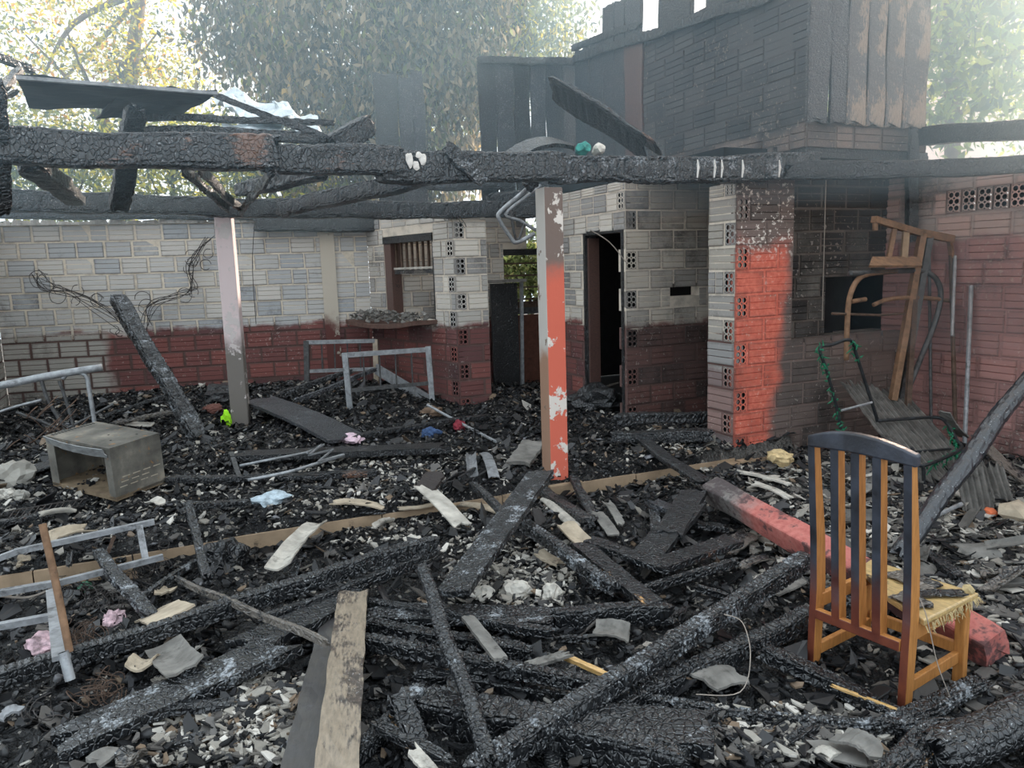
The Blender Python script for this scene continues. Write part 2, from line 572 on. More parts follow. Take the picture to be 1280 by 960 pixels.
def wall(name, a, b, z0, z1, mat, core, openings=(), hole0=None, hole1=None, L=0.29, pitch=0.195, joint=0.018, tilt=0.0,
         thick=0.14, ragged=0.0, seed=1, miss=0.0, soft=0.35, z1b=None, bricks=True, s_from=0.0):
    """a, b in (u, v): the face is seen from the side that lies to the right of a->b ... local x runs a->b, local y into the wall"""
    R = random.Random(seed)
    A, B = uv(*a), uv(*b)
    d = B - A
    W = float(np.linalg.norm(d))
    d /= W
    inn = np.array([-d[1], d[0], 0])
    M = Matrix(((d[0], inn[0], 0, A[0]), (d[1], inn[1], 0, A[1]), (0, 0, 1, 0), (0, 0, 0, 1))) @ Matrix.Rotation(tilt, 4, 'Y')
    ops = [tuple(o) for o in openings]
    core_ops = list(ops)
    zz, rw = z0, 0
    while bricks and zz + 0.15 < z1:
        if hole0 is not None and rw % 2 == hole0: core_ops.append((0.006, 0.114, zz + 0.006, zz + pitch - joint - 0.006))
        if hole1 is not None and rw % 2 == hole1: core_ops.append((W - 0.114, W - 0.006, zz + 0.006, zz + pitch - joint - 0.006))
        if hole0 is not None and rw % 2 != hole0: core_ops.append((-1, 0.056, zz + 0.004, zz + pitch - joint - 0.004))
        if hole1 is not None and rw % 2 != hole1: core_ops.append((W - 0.056, W + 1, zz + 0.004, zz + pitch - joint - 0.004))
        zz += pitch; rw += 1
    mb = MB()
    xs = sorted({0.0, W, *[min(max(q, 0.0), W) for o in core_ops for q in o[:2]]})
    for x0, x1 in zip(xs[:-1], xs[1:]):
        xm = (x0 + x1) / 2
        blocks = sorted([(o[2], o[3]) for o in core_ops if o[0] <= xm <= o[1]])
        zc = z0
        for o0, o1 in blocks:
            if o0 > zc: mb.box((x0, 0.006, zc), (x1, thick, o0))
            zc = max(zc, o1)
        zt = z1 - 0.01
        if zc < zt: mb.box((x0, 0.006, zc), (x1, thick, zt))
    o = link(name, mesh_data(name, mb.v, mb.f, core))
    o.matrix_basis = M
    o['kind'] = 'structure'
    if not bricks: return o
    H = pitch - joint
    row = 0
    z = z0
    while z + 0.03 < z1:
        h = min(H, z1 - z)
        x = 0.0
        segs = []
        if hole0 is not None and row % 2 == hole0:
            segs.append((0.0, 0.12, True)); x = 0.12 + joint
        elif row % 2: x = 0.0
        end = W
        tail = None
        if hole1 is not None and row % 2 == hole1:
            tail = (W - 0.12, W, True); end = W - 0.12 - joint
        first = True
        while x < end - 0.03:
            ln = L
            if first and row % 2 == 1 and hole0 is None: ln = L * 0.5
            if R.random() < 0.06: ln *= 0.6
            first = False
            x1 = min(x + ln, end)
            if end - x1 < 0.05: x1 = end
            segs.append((x, x1, False))
            x = x1 + joint
        if tail: segs.append(tail)
        for x0, x1, ho in segs:
            pieces = [(x0, x1)]
            for q in ops:
                if q[2] < z + h * 0.6 and q[3] > z + h * 0.4:
                    nx = []
                    for p0, p1 in pieces:
                        if q[1] <= p0 or q[0] >= p1: nx.append((p0, p1)); continue
                        if q[0] - p0 > 0.03: nx.append((p0, q[0]))
                        if p1 - q[1] > 0.03: nx.append((q[1], p1))
                    pieces = nx
            for p0, p1 in pieces:
                if R.random() < miss: continue
                if ragged and z + h > z1 - ragged and R.random() < soft: continue
                ish = ho and abs((p1 - p0) - 0.12) < 0.02
                me = brick_mesh(p1 - p0, h, mat, ish)
                Lm = round(p1 - p0, 2)
                bo = bpy.data.objects.new('brick', me)
                COL.objects.link(bo)
                bo.parent = o
                bo.location = (p0 + (p1 - p0 - Lm) / 2, R.uniform(-0.006, 0.004), z + R.uniform(-0.002, 0.002))
                bo.rotation_euler = (R.uniform(-0.01, 0.01), R.uniform(-0.008, 0.008), R.uniform(-0.01, 0.01))
        z += pitch
        row += 1
    return o

# ------------------------------------------------------------------ burnt timber, boards, shards
def frame(A, B, roll=0.0):
    A, B = np.array(A, float), np.array(B, float)
    x = B - A
    L = float(np.linalg.norm(x))
    x /= L
    up = np.array([0, 0, 1.0]) if abs(x[2]) < 0.95 else np.array([0, -1.0, 0])
    y = np.cross(up, x); y /= np.linalg.norm(y)
    z = np.cross(x, y)
    c, s = math.cos(roll), math.sin(roll)
    y, z = c * y + s * z, -s * y + c * z
    mid = (A + B) / 2
    return L, Matrix(((x[0], y[0], z[0], mid[0]), (x[1], y[1], z[1], mid[1]), (x[2], y[2], z[2], mid[2]), (0, 0, 0, 1)))


def timber(name, A, B, w, h, mat, label=None, cat='timber', roll=0.0, amp=0.008, cell=0.045, ncirc=8, ds=0.016, sag=0.0, expo=0.32,
           end_rag=0.05, group=None, seed=None, wob=0.006, parent=None, tip=0.8, kind=None):
    """a burnt length of wood with its skin cracked into cells; w across, h up"""
    R = np.random.default_rng(seed if seed is not None else abs(hash((round(float(A[0]), 3), round(float(B[1]), 3), round(w, 3)))) % 100000)
    L, M = frame(A, B, roll)
    ns = max(6, int(L / ds))
    nt = max(16, int(2 * (w + h) / ds))
    nt = min(nt, 48)
    nc = ncirc if ncirc < 5 or ncirc >= 20 else max(5, int(round(2 * (w + h) / (cell * 1.35))))
    nt = min(64, max(nt, nc * 4))
    s = np.linspace(0, L, ns)
    th = np.linspace(0, 2 * math.pi, nt, endpoint=False)
    sg, tg = np.meshgrid(s, th, indexing='ij')
    ct, st = np.cos(tg), np.sin(tg)
    y = np.sign(ct) * np.abs(ct) ** expo * w / 2
    z = np.sign(st) * np.abs(st) ** expo * h / 2
    gx = sg / cell
    gy = tg / (2 * math.pi) * nc
    ncx = int(L / cell) + 4
    J = R.random((ncx, nc, 2)) * 0.62 + 0.19
    ix, iy = np.floor(gx).astype(int), np.floor(gy).astype(int)
    f1 = np.full(gx.shape, 9.0)
    f2 = f1.copy()
    for dx in (-1, 0, 1):
        for dy in (-1, 0, 1):
            cx, cy = ix + dx, iy + dy
            j = J[np.clip(cx + 1, 0, ncx - 1), cy % nc]
            dd = (np.abs(gx - (cx + j[..., 0])) ** 3.5 + np.abs(gy - (cy + j[..., 1])) ** 3.5) ** (1 / 3.5)
            m = dd < f1
            f2 = np.where(m, f1, np.minimum(f2, dd))
            f1 = np.where(m, dd, f1)
    e = np.clip((f2 - f1) / 0.32, 0, 1)
    disp = amp * (e * e * (3 - 2 * e) - 1) - amp * 0.6 * f1
    ph = R.random(6) * 6.28
    wy = wob * (np.sin(s * 4.1 + ph[0]) + 0.6 * np.sin(s * 9.7 + ph[1]))
    wz = wob * (np.sin(s * 3.7 + ph[2]) + 0.6 * np.sin(s * 8.9 + ph[3])) - sag * (1 - (2 * s / L - 1) ** 2)
    k = 1 + 0.05 * np.sin(s * 2.3 + ph[4]) + 0.04 * np.sin(s * 7.3 + ph[5])
    endf = np.clip(np.minimum(s, L - s) / 0.05, 0, 1)
    k = k * (tip + (1 - tip) * np.sqrt(endf))
    nl = np.hypot(y / (w / 2), z / (h / 2)) + 1e-9
    ny, nz = y / (w / 2) / nl, z / (h / 2) / nl
    Y = (y * k[:, None] + ny * disp) + wy[:, None]
    Z = (z * k[:, None] + nz * disp) + wz[:, None]
    X = sg - L / 2
    rag = (R.random(nt) - 0.5) * end_rag
    X[0] += rag; X[-1] += rag[::-1]
    V = np.stack([X, Y, Z], -1).reshape(-1, 3)
    i = np.arange(ns - 1)[:, None] * nt
    j = np.arange(nt)[None]
    j2 = (j + 1) % nt
    Fc = np.stack([i + j, i + j2, i + nt + j2, i + nt + j], -1).reshape(-1, 4)[:, ::-1]
    # end caps: a fan to a middle point, as degenerate-free triangles stored as quads over pairs
    c0 = len(V)
    V = np.vstack([V, [[X[0].mean() + 0.004, Y[0].mean(), Z[0].mean()], [X[-1].mean() - 0.004, Y[-1].mean(), Z[-1].mean()]]])
    faces = Fc.tolist()
    for q in range(nt):
        faces.append((c0, q, (q + 1) % nt)[::-1])
        faces.append((c0 + 1, (ns - 1) * nt + q, (ns - 1) * nt + (q + 1) % nt))
    me = mesh_data(name, V, faces, mat)
    o = link(name, me, parent, M=None if parent is not None else M)
    if parent is not None:
        Mp = parent.matrix_basis if parent.parent is None else parent.parent.matrix_basis @ parent.matrix_basis
        o.matrix_basis = Mp.inverted() @ M
        return o
    o.matrix_basis = M
    tag(o, label, cat, group, kind)
    return o


def board(name, A, B, w, t, mat, label=None, cat='board', roll=0.0, bend=0.0, twist=0.0, rag=0.03, group=None, seed=None, parent=None,
          rough=0.002, nx=18, ny=5, taper=1.0, curl=0.0, wave=0.0, waves=5, kind=None):
    """a flat piece with two broken ends: plank, tile shard, sheet; wave makes it corrugated"""
    R = np.random.default_rng(seed if seed is not None else abs(hash((round(float(A[0]), 3), round(float(B[1]), 3), round(w, 3)))) % 100000)
    L, M = frame(A, B, roll)
    if wave: ny = waves * 6 + 1
    xs, ys = np.linspace(-1, 1, nx), np.linspace(-1, 1, ny)
    X, Yn = np.meshgrid(xs, ys, indexing='ij')
    r0, r1 = (R.random(ny) - 0.5) * 2 * rag, (R.random(ny) - 0.5) * 2 * rag
    Xp = X * L / 2 + np.where(X < -0.99, r0[None], 0) + np.where(X > 0.99, r1[None], 0)
    wl = 1 + 0.5 * (taper - 1) * (X + 1)
    eb = (R.random(nx) - 0.5) * min(0.012, w * 0.06)
    Y = Yn * w / 2 * wl + (np.abs(Yn) > 0.99) * eb[:, None]
    Z = -bend * (1 - X ** 2) + curl * Yn ** 2 + (R.random(X.shape) - 0.5) * 2 * rough
    if wave: Z = Z + wave * np.sin(Yn * math.pi * waves)
    tw = twist * X
    Y, Z = Y * np.cos(tw) - Z * np.sin(tw), Y * np.sin(tw) + Z * np.cos(tw)
    top = np.stack([Xp, Y, Z + t / 2], -1).reshape(-1, 3)
    bot = np.stack([Xp, Y, Z - t / 2], -1).reshape(-1, 3)
    V = np.vstack([top, bot])
    n = nx * ny
    Fc = []
    for i in range(nx - 1):
        for j in range(ny - 1):
            a, b, c, d = i * ny + j, (i + 1) * ny + j, (i + 1) * ny + j + 1, i * ny + j + 1
            Fc += [(a, b, c, d), (n + d, n + c, n + b, n + a)]
    ring = [j for j in range(ny)] + [i * ny + ny - 1 for i in range(1, nx)] + [(nx - 1) * ny + j for j in range(ny - 2, -1, -1)] + [i * ny for i in range(nx - 2, 0, -1)]
    for a, b in zip(ring, ring[1:] + ring[:1]):
        Fc.append((a, b, n + b, n + a))
    o = link(name, mesh_data(name, V, Fc, mat), parent)
    if parent is not None:
        Mp = parent.matrix_basis if parent.parent is None else parent.parent.matrix_basis @ parent.matrix_basis
        o.matrix_basis = Mp.inverted() @ M
        return o
    o.matrix_basis = M
    tag(o, label, cat, group, kind)
    return o


def lump(name, c, r, mat, label=None, cat=None, flat=0.6, seed=1, sub=2, parent=None, rough=0.3, group=None):
    """a broken or crumpled blob: rubble, cloth heap"""
    import bmesh
    R = np.random.default_rng(seed)
    bm = bmesh.new()
    bmesh.ops.create_icosphere(bm, subdivisions=sub, radius=1.0)
    r3 = np.array(r) if hasattr(r, '__len__') else np.array([r, r, r * flat])
    ph = R.random((4, 3)) * 6.28
    for v in bm.verts:
        p = np.array(v.co)
        k = 1 + rough * (np.sin(p @ (3.1, 1.7, 2.3) + ph[0, 0]) * 0.4 + np.sin(p @ (-4.2, 5.1, 1.9) + ph[1, 0]) * 0.35 + np.sin(p @ (8.3, -6.1, 7.7) + ph[2, 0]) * 0.3 + (R.random() - 0.5) * 0.5)
        v.co = Vector(p * k * r3)
    me = bpy.data.meshes.new(name)
    bm.to_mesh(me); bm.free()
    me.materials.append(mat)
    o = link(name, me, parent, tuple(c))
    o.rotation_euler = (0, 0, R.random() * 6)
    if parent is None: tag(o, label, cat, group)
    return o


# ------------------------------------------------------------------ floor, ground, step
mb = MB()
mb.box((-2.2, STEP_V + 0.03, -0.30), (4.72, 12.0, -0.02))
mb.box((4.72, 5.25, -0.30), (6.7, 12.0, -0.02))
floor = link('floor', mesh_data('floor', mb.v, mb.f, SOOT_SHADE))
floor.rotation_euler = (0, 0, ANG)
floor['kind'] = 'structure'
mb = MB().box((-9, -8, -0.40), (16, 30, GZ - 0.02))
ground = link('ground', mesh_data('ground', mb.v, mb.f, m_plain('yard_earth', lin(92, 86, 80), 0.95, 0, 0.3, 1.5)))
ground.rotation_euler = (0, 0, ANG)
ground['kind'] = 'structure'
# the tan riser of the step, laid in blocks
riser = empty('trim_1', uv(0, STEP_V, GZ), ANG)
riser['kind'] = 'structure'
x = -2.2
while x < 4.1:
    ln = rnd.uniform(0.42, 0.62)
    bl = MB().box((x, rnd.uniform(-0.012, 0.004), -0.02), (min(x + ln, 4.14) - 0.008, 0.10, 0.17 + rnd.uniform(-0.006, 0.004)))
    link('block', mesh_data('block', bl.v, bl.f, CONC_TAN), riser)
    x += ln
x = 3.98
while x < 4.74:
    bl = MB().box((x, -0.075 + rnd.uniform(-0.01, 0.01), -0.02), (x + 0.15, -0.006, 0.15 + rnd.uniform(-0.02, 0.01)))
    link('block', mesh_data('block', bl.v, bl.f, CONC_TAN), riser)
    x += 0.16

# debris surface
def m_debris():
    t = NT('charcoal_bed', 0.6, 0.4)
    w = t.coord('World')
    v1 = t.voro(w, 32, 'F1', 'Color')
    v2 = t.voro(w, 75, 'F1', 'Color')
    n = t.noise(w, 1.6, 4, 0.6)
    r1, r2 = t.sep(v1)[0], t.sep(v2)[1]
    a = t.math('ADD', t.math('MULTIPLY', t.math('SUBTRACT', n, 0.5), 0.55), r1)
    c = t.ramp(a, [(0.0, lin(11, 12, 14)), (0.62, lin(26, 27, 29)), (0.8, lin(66, 64, 62)), (0.93, lin(120, 114, 106)), (1.0, lin(176, 168, 158))], 'CONSTANT')
    c2 = t.ramp(r2, [(0.0, lin(12, 13, 15)), (0.7, lin(34, 34, 35)), (0.93, lin(140, 136, 130))], 'CONSTANT')
    c = t.mix(t.step(t.noise(w, 7, 3, 0.6), 0.5, 0.52), c, c2)
    px = t.sep(w)
    uu = t.math('ADD', t.math('MULTIPLY', px[0], float(UX[0])), t.math('MULTIPLY', px[1], float(UX[1])))
    bare = t.step(t.math('ADD', t.math('ADD', uu, t.math('MULTIPLY', n, 1.2)), t.math('MULTIPLY', px[1], -0.28)), 2.55, 3.15)
    tile = t.ramp(t.noise(w, 9, 5, 0.7), [(0.3, lin(58, 56, 54)), (0.7, lin(146, 142, 136))])
    c = t.mix(t.math('MULTIPLY', bare, 0.75), c, tile)
    t.color(c)
    t.bump(t.math('ADD', t.voro(w, 38), t.math('MULTIPLY', t.voro(w, 90), 0.5)), 1.0, 0.03)
    return t.m


M_DEB = m_debris()
du, dv = np.arange(-2.9, 6.3, 0.03), np.arange(-1.0, 10.6, 0.03)
gu, gv = np.meshgrid(du, dv, indexing='ij')
gz = hgt(gu, gv) + (rng.random(gu.shape) - 0.5) * 0.022
gp = gu[..., None] * UX + gv[..., None] * VX
gp[..., 2] = gz
nu, nv = gu.shape
ii = (np.arange(nu - 1)[:, None] * nv + np.arange(nv - 1)[None]).ravel()
deb = link('charcoal_debris', mesh_data('charcoal_debris', gp.reshape(-1, 3), np.stack([ii, ii + nv, ii + nv + 1, ii + 1], -1), M_DEB))
tag(deb, 'black bed of charcoal, ash and burnt scraps covering floor and yard', 'debris', None, 'stuff')


def m_tint(name, rough=0.8, spec=0.3):
    t = NT(name, rough, spec)
    a = t.n('ShaderNodeAttribute', attribute_name='tint')
    n = t.noise(t.coord('World'), 45, 3)
    t.color(t.mix(t.math('MULTIPLY', n, 0.4), a.outputs['Color'], (0.012, 0.012, 0.013)))
    return t.m


M_FLAKE = m_tint('ash_flakes')
M_COAL = m_tint('charcoal_lumps', 0.45, 0.5)


def flakes(name, label, n, region, size, palette, weights, tiltmax=0.5, lift=0.012, mat=None):
    """thin broken scraps lying on the debris; region gives (u, v) samples"""
    uvp = region(n)
    u, v = uvp[:, 0], uvp[:, 1]
    z = hgt(u, v) + lift + rng.random(n) * 0.02
    a = rng.random(n) * 6.283
    tl = (rng.random((n, 2)) - 0.5) * 2 * tiltmax
    s = size[0] + (size[1] - size[0]) * rng.random(n) ** 2.2
    asp = 0.35 + 0.6 * rng.random(n)
    ang = np.sort(rng.random((n, 5)) * 0.9 + np.arange(5)[None], axis=1) * 2 * math.pi / 5
    rr = 0.65 + 0.35 * rng.random((n, 5))
    lx, ly = np.cos(ang) * rr * s[:, None], np.sin(ang) * rr * (s * asp)[:, None]
    bend = (rng.random(n) - 0.5) * 0.7
    lz = bend[:, None] * (lx ** 2) / np.maximum(s[:, None], 1e-6)
    ca, sa = np.cos(a)[:, None], np.sin(a)[:, None]
    wx, wy = lx * ca - ly * sa, lx * sa + ly * ca
    wz = lz + wx * tl[:, :1] + wy * tl[:, 1:]
    c = (u[:, None] * UX + v[:, None] * VX)
    P_ = np.stack([wx + c[:, :1], wy + c[:, 1:2], wz + z[:, None]], -1)
    mid = P_.mean(1, keepdims=True) + np.array([0, 0, 0.004])
    th = P_ - np.array([0, 0, 0.008])
    V = np.concatenate([P_, th], 1).reshape(-1, 3)      # 10 per flake
    b = (np.arange(n) * 10)[:, None]
    quads = []
    for k in range(5):
        k2 = (k + 1) % 5
        quads.append(np.concatenate([b + k, b + k2, b + 5 + k2, b + 5 + k], 1)[:, ::-1])
    q = np.concatenate(quads)
    faces5 = np.concatenate([b + k for k in range(5)], 1)
    # top as one quad and one triangle folded into quads
    t1 = np.concatenate([b, b + 1, b + 2, b + 3], 1)
    t2 = np.concatenate([b, b + 3, b + 4, b + 4], 1)
    pal = np.array([lin(*p) for p in palette])
    col = pal[rng.choice(len(palette), n, p=np.array(weights) / sum(weights))] * (0.75 + 0.5 * rng.random((n, 1)))
    cc = np.concatenate([np.repeat(col, 10, 0), np.ones((n * 10, 1))], 1)
    fl = np.concatenate([q, t1]).tolist() + t2[:, :3].tolist()
    me = mesh_data(name, V, fl, mat or M_FLAKE, False, cc)
    o = link(name, me)
    tag(o, label, 'debris', None, 'stuff')
    return o


def reg_rect(u0, u1, v0, v1):
    return lambda n: np.stack([u0 + (u1 - u0) * rng.random(n), v0 + (v1 - v0) * rng.random(n)], 1)


def reg_px(x0, x1, y0, y1):
    """an area of the ground around the places seen between these bounds"""
    q = [to_uv(pg(x, y)) for x, y in ((x0, y0), (x1, y0), (x1, y1), (x0, y1))]
    q = np.array(q)

    def f(n):
        s, t = rng.random((n, 1)), rng.random((n, 1))
        k = 0.5 + 0.42 * rng.standard_normal((n, 2)).clip(-1.6, 1.6) * 0.7
        s, t = k[:, :1], k[:, 1:]
        return (q[0] * (1 - s) + q[1] * s) * (1 - t) + (q[3] * (1 - s) + q[2] * s) * t
    return f


PAL = [(18, 19, 21), (44, 44, 46), (96, 92, 88), (156, 150, 140), (206, 200, 190), (124, 106, 88)]
flakes('charcoal_scraps', 'black and grey charcoal scraps strewn over the yard and the floor slab', 24000, reg_rect(-2.2, 5.9, 0.2, 9.9), (0.008, 0.045), PAL, [6, 4, 2, 0.55, 0.3, 0.3], 0.7)
flakes('dark_wood_chips', 'larger black and dark grey wood chips scattered over yard and slab', 5200, reg_rect(-2.2, 5.9, 0.4, 9.6), (0.025, 0.095), PAL, [6, 3, 0.8, 0.2, 0.1, 0.4], 0.8, 0.02, M_COAL)
flakes('leaf_ash_scraps', 'pale curled ash and leaf scraps in the bottom left of the yard', 1900, reg_px(190, 440, 850, 960), (0.012, 0.05), PAL, [1, 1, 3, 4, 2, 1.5], 0.5)
flakes('plaster_crumbs', 'whitish plaster crumbs in the rubble left of the fallen boards', 900, reg_px(560, 720, 680, 770), (0.012, 0.045), PAL, [1, 1, 2, 4, 4, 0.5], 0.7)
flakes('white_ash_scraps', 'whitish ash scraps strewn along the raised step', 1500, reg_px(330, 640, 560, 680), (0.01, 0.04), PAL, [1, 1, 2, 3, 4, 0.5], 0.6)
flakes('tile_chips', 'grey roof tile chips heaped behind the wooden chair', 2200, reg_px(930, 1290, 585, 740), (0.02, 0.085), PAL, [1, 2, 4, 4, 1.5, 0.7], 0.5)
flakes('floor_tile_chips', 'flat grey tile chips on the bare ground at the right edge', 700, reg_px(1120, 1320, 700, 900), (0.02, 0.07), PAL, [1, 3, 5, 3, 0.5, 0.3], 0.2)
flakes('brick_crumbs', 'pale brick crumbs spilled at the foot of the orange pier', 700, reg_px(780, 930, 540, 600), (0.012, 0.05), PAL, [1, 2, 3, 3, 2, 1], 0.6)
flakes('ash_scraps', 'pale ash scraps lying on the ground at bottom right', 900, reg_px(880, 1110, 890, 960), (0.012, 0.05), PAL, [1, 2, 4, 4, 2, 0.6], 0.4)
flakes('floor_scraps', 'white scraps of ash on the slab around the open metal box', 1300, reg_px(-20, 330, 560, 680), (0.01, 0.045), PAL, [2, 2, 2, 2.5, 2.5, 0.5], 0.6)
flakes('wall_foot_scraps', 'dark scraps and ash heaped along the foot of the back wall', 1500, reg_px(-20, 470, 480, 560), (0.015, 0.06), PAL, [5, 4, 2, 1, 0.8, 0.6], 0.8)


def coals(n):
    base = np.array([(1, 0, 0), (-1, 0, 0), (0, 1, 0), (0, -1, 0), (0, 0, 1), (0, 0, -1)], float)
    fc = np.array([(0, 2, 4), (2, 1, 4), (1, 3, 4), (3, 0, 4), (2, 0, 5), (1, 2, 5), (3, 1, 5), (0, 3, 5)])
    u, v = rng.uniform(-2.2, 5.6, n), rng.uniform(0.3, 9.9, n)
    s = 0.008 + 0.034 * rng.random(n) ** 3
    P_ = base[None] * np.array([1.0, 0.8, 0.45]) * (s[:, None] * (0.6 + 0.8 * rng.random((n, 6))))[..., None] + (rng.random((n, 6, 3)) - 0.5) * s[:, None, None] * np.array([1.3, 1.3, 0.5])
    a = rng.random(n) * 6.28
    X = P_[..., 0] * np.cos(a)[:, None] - P_[..., 1] * np.sin(a)[:, None]
    Y = P_[..., 0] * np.sin(a)[:, None] + P_[..., 1] * np.cos(a)[:, None]
    c = u[:, None] * UX + v[:, None] * VX
    V = np.stack([X + c[:, :1], Y + c[:, 1:2], P_[..., 2] + (hgt(u, v) + s * 0.5)[:, None]], -1).reshape(-1, 3)
    Fc = (fc[None] + (np.arange(n) * 6)[:, None, None]).reshape(-1, 3)
    g = np.where(rng.random(n) < 0.05, 0.22, 0.006 + 0.014 * rng.random(n))
    cc = np.repeat(np.stack([g, g, g * 1.06, np.ones(n)], 1), 6, 0)
    o = link('charcoal_lumps', mesh_data('charcoal_lumps', V, Fc, M_COAL, False, cc))
    tag(o, 'small black charcoal lumps scattered over the whole burnt floor', 'debris', None, 'stuff')


coals(14000)

# ------------------------------------------------------------------ walls
wall('wall_back', (-1.86, 10.53), (2.36, 9.82), -0.05, 2.28, BR_BACK, MORTAR_WALL, seed=3, L=0.285, miss=0.004, pitch=0.194)
wall('wall_left', (-1.80, 8.2), (-1.86, 10.5), -0.05, 2.3, BR_BACK, MORTAR, seed=4)
# ragged white mortar bedding on top of the back wall
mb = MB()
A0, A1 = uv(-1.86, 10.53, 2.28), uv(2.36, 9.82, 2.28)
for i in range(46):
    p = A0 + (A1 - A0) * (i + rnd.random() * 0.6) / 46
    w_, h_ = rnd.uniform(0.05, 0.11), rnd.uniform(0.02, 0.06)
    V = [(p[0] + math.cos(k * 1.047) * w_, p[1] + math.sin(k * 1.047) * 0.05, p[2] - 0.01) for k in range(6)] + [(p[0] + math.cos(k * 1.047) * w_ * 0.6, p[1] + math.sin(k * 1.047) * 0.03, p[2] + h_) for k in range(6)]
    mb.add(V, [(k, (k + 1) % 6, 6 + (k + 1) % 6, 6 + k) for k in range(6)] + [(6, 7, 8, 9, 10, 11)])
bed = mb.build('trim_2', m_plain('white_mortar_bed', lin(206, 200, 192), 0.95))
bed['kind'] = 'structure'
# side wall with the barred window, corner pier, inner back wall
c_a, c_b = (2.36, 9.82), (2.86, 7.962)
lenC = math.hypot(c_a[0] - c_b[0], c_a[1] - c_b[1])


def s_on(a, b, px):
    """distance along a->b (u, v) where the sight line through column px crosses it"""
    A, B = uv(*a), uv(*b)
    d = ray(px, 400)[:2]
    e = (B - A)[:2]
    m = np.linalg.solve(np.array([[e[0], -d[0]], [e[1], -d[1]]]), -A[:2])
    return float(m[0] * np.linalg.norm(e))


w0, w1 = s_on(c_a, c_b, 484), s_on(c_a, c_b, 545)
wall('wall_window_side', c_a, c_b, 0, 2.36, BR_GREY, MORTAR, [(w0, w1, 1.04, 2.04)], hole1=1, seed=5, thick=0.13)
wall('wall_corner_pier', (2.868, 7.95), (3.25, 7.95), 0, 2.36, BR_GREY, MORTAR, [(0.02, 0.30, 2.20, 2.5)], hole0=0, seed=6, thick=0.13)
wall('wall_pier_return', (3.25, 8.12), (3.25, 7.97), 0, 2.3, BR_GREY, MORTAR, seed=61, bricks=False, thick=-0.05)
e_a, e_b = (2.55, 9.35), (4.4, 9.35)
ew0, ew1 = s_on(e_a, e_b, 632), s_on(e_a, e_b, 690)
wall('wall_passage_back', e_a, e_b, 0, 2.42, BR_GREY, MORTAR, [(ew0, ew1, 0.0, 1.86)], seed=7, L=0.22)
f_a, f_b = (4.13, 8.05), (4.13, 6.502)
d0, d1 = s_on(f_a, f_b, 730), s_on(f_a, f_b, 780)
wall('wall_door_side', f_a, f_b, 0, 2.42, BR_GREY, MORTAR, [(d0, d1, 0.0, 1.98)], hole1=1, seed=8, L=0.25)
F2H = (s_on((4.138, 6.49), (5.4, 6.49), 838), s_on((4.138, 6.49), (5.4, 6.49), 874))
wall('wall_door_front', (4.138, 6.49), (5.4, 6.49), 0, 2.42, BR_DOOR, MORTAR, [(F2H[0], F2H[1], 1.27, 1.40)], hole0=0, seed=9, L=0.27)
# the orange pier and the low wall that runs on from it
h_r = 6.12
wall('wall_orange_front', (4.158, 4.90), (h_r, 4.90), -0.02, 2.27, BR_ORANGE, BR_ORANGE, [(0.60, 2.2, 0.90, 2.6)], hole0=0, seed=10, thick=0.2)
wall('wall_pier_side', (4.15, 5.24), (4.15, 4.912), -0.02, 2.22, BR_PIERSIDE, MORTAR, hole1=1, seed=11, thick=0.2)
h_a, h_b = (4.73, 5.13), (h_r, 5.13)
o0, o1 = s_on(h_a, h_b, 1031), s_on(h_a, h_b, 1112)
wall('wall_alcove_back', h_a, h_b, 0.88, 2.55, BR_DARK, MORTAR_DARK, [(o0, o1, 0.93, 1.44)], seed=12, L=0.27)
wall('wall_right', (6.1, 5.15), (6.1, 0.6), -0.2, 2.36, BR_RIGHT, BR_RIGHT, [(0.605, 1.565, 1.955, 2.139)], seed=13, L=0.31)
# upper storey: smoked brick flank, its low brick course in front
wall('wall_upper_side', (4.77, 7.2), (4.77, 4.812), 2.50, 3.95, BR_UPPER, BR_UPPER, seed=14, L=0.30)
wall('wall_upper_front', (4.778, 4.80), (6.15, 4.80), 2.50, 2.74, BR_UPPER, MORTAR_DARK, seed=15, L=0.30)
# ends of the rooms, painted black for their deep shade, where the photograph looks into black
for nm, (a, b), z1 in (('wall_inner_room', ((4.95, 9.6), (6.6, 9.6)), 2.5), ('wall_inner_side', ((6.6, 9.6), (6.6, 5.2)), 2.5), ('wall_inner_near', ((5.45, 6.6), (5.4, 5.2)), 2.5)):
    wall(nm, a, b, 0, z1, BR_DARK, SOOT_SHADE, bricks=False)
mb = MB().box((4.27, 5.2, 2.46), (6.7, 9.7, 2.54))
cl = link('ceiling', mesh_data('ceiling', mb.v, mb.f, SOOT_SHADE)); cl.rotation_euler = (0, 0, ANG); cl['kind'] = 'structure'
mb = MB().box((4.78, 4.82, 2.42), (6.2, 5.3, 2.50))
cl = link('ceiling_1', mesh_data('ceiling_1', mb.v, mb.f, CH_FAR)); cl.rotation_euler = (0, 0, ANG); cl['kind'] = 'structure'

# holed vent bricks high in the right wall
pw = bpy.data.objects['wall_right']
for k in range(7):
    vb = link('vent_brick', brick_mesh(0.12, 0.182, BR_RIGHT, True), pw)
    vb.location = (0.62 + k * 0.135, -0.006, 1.955)

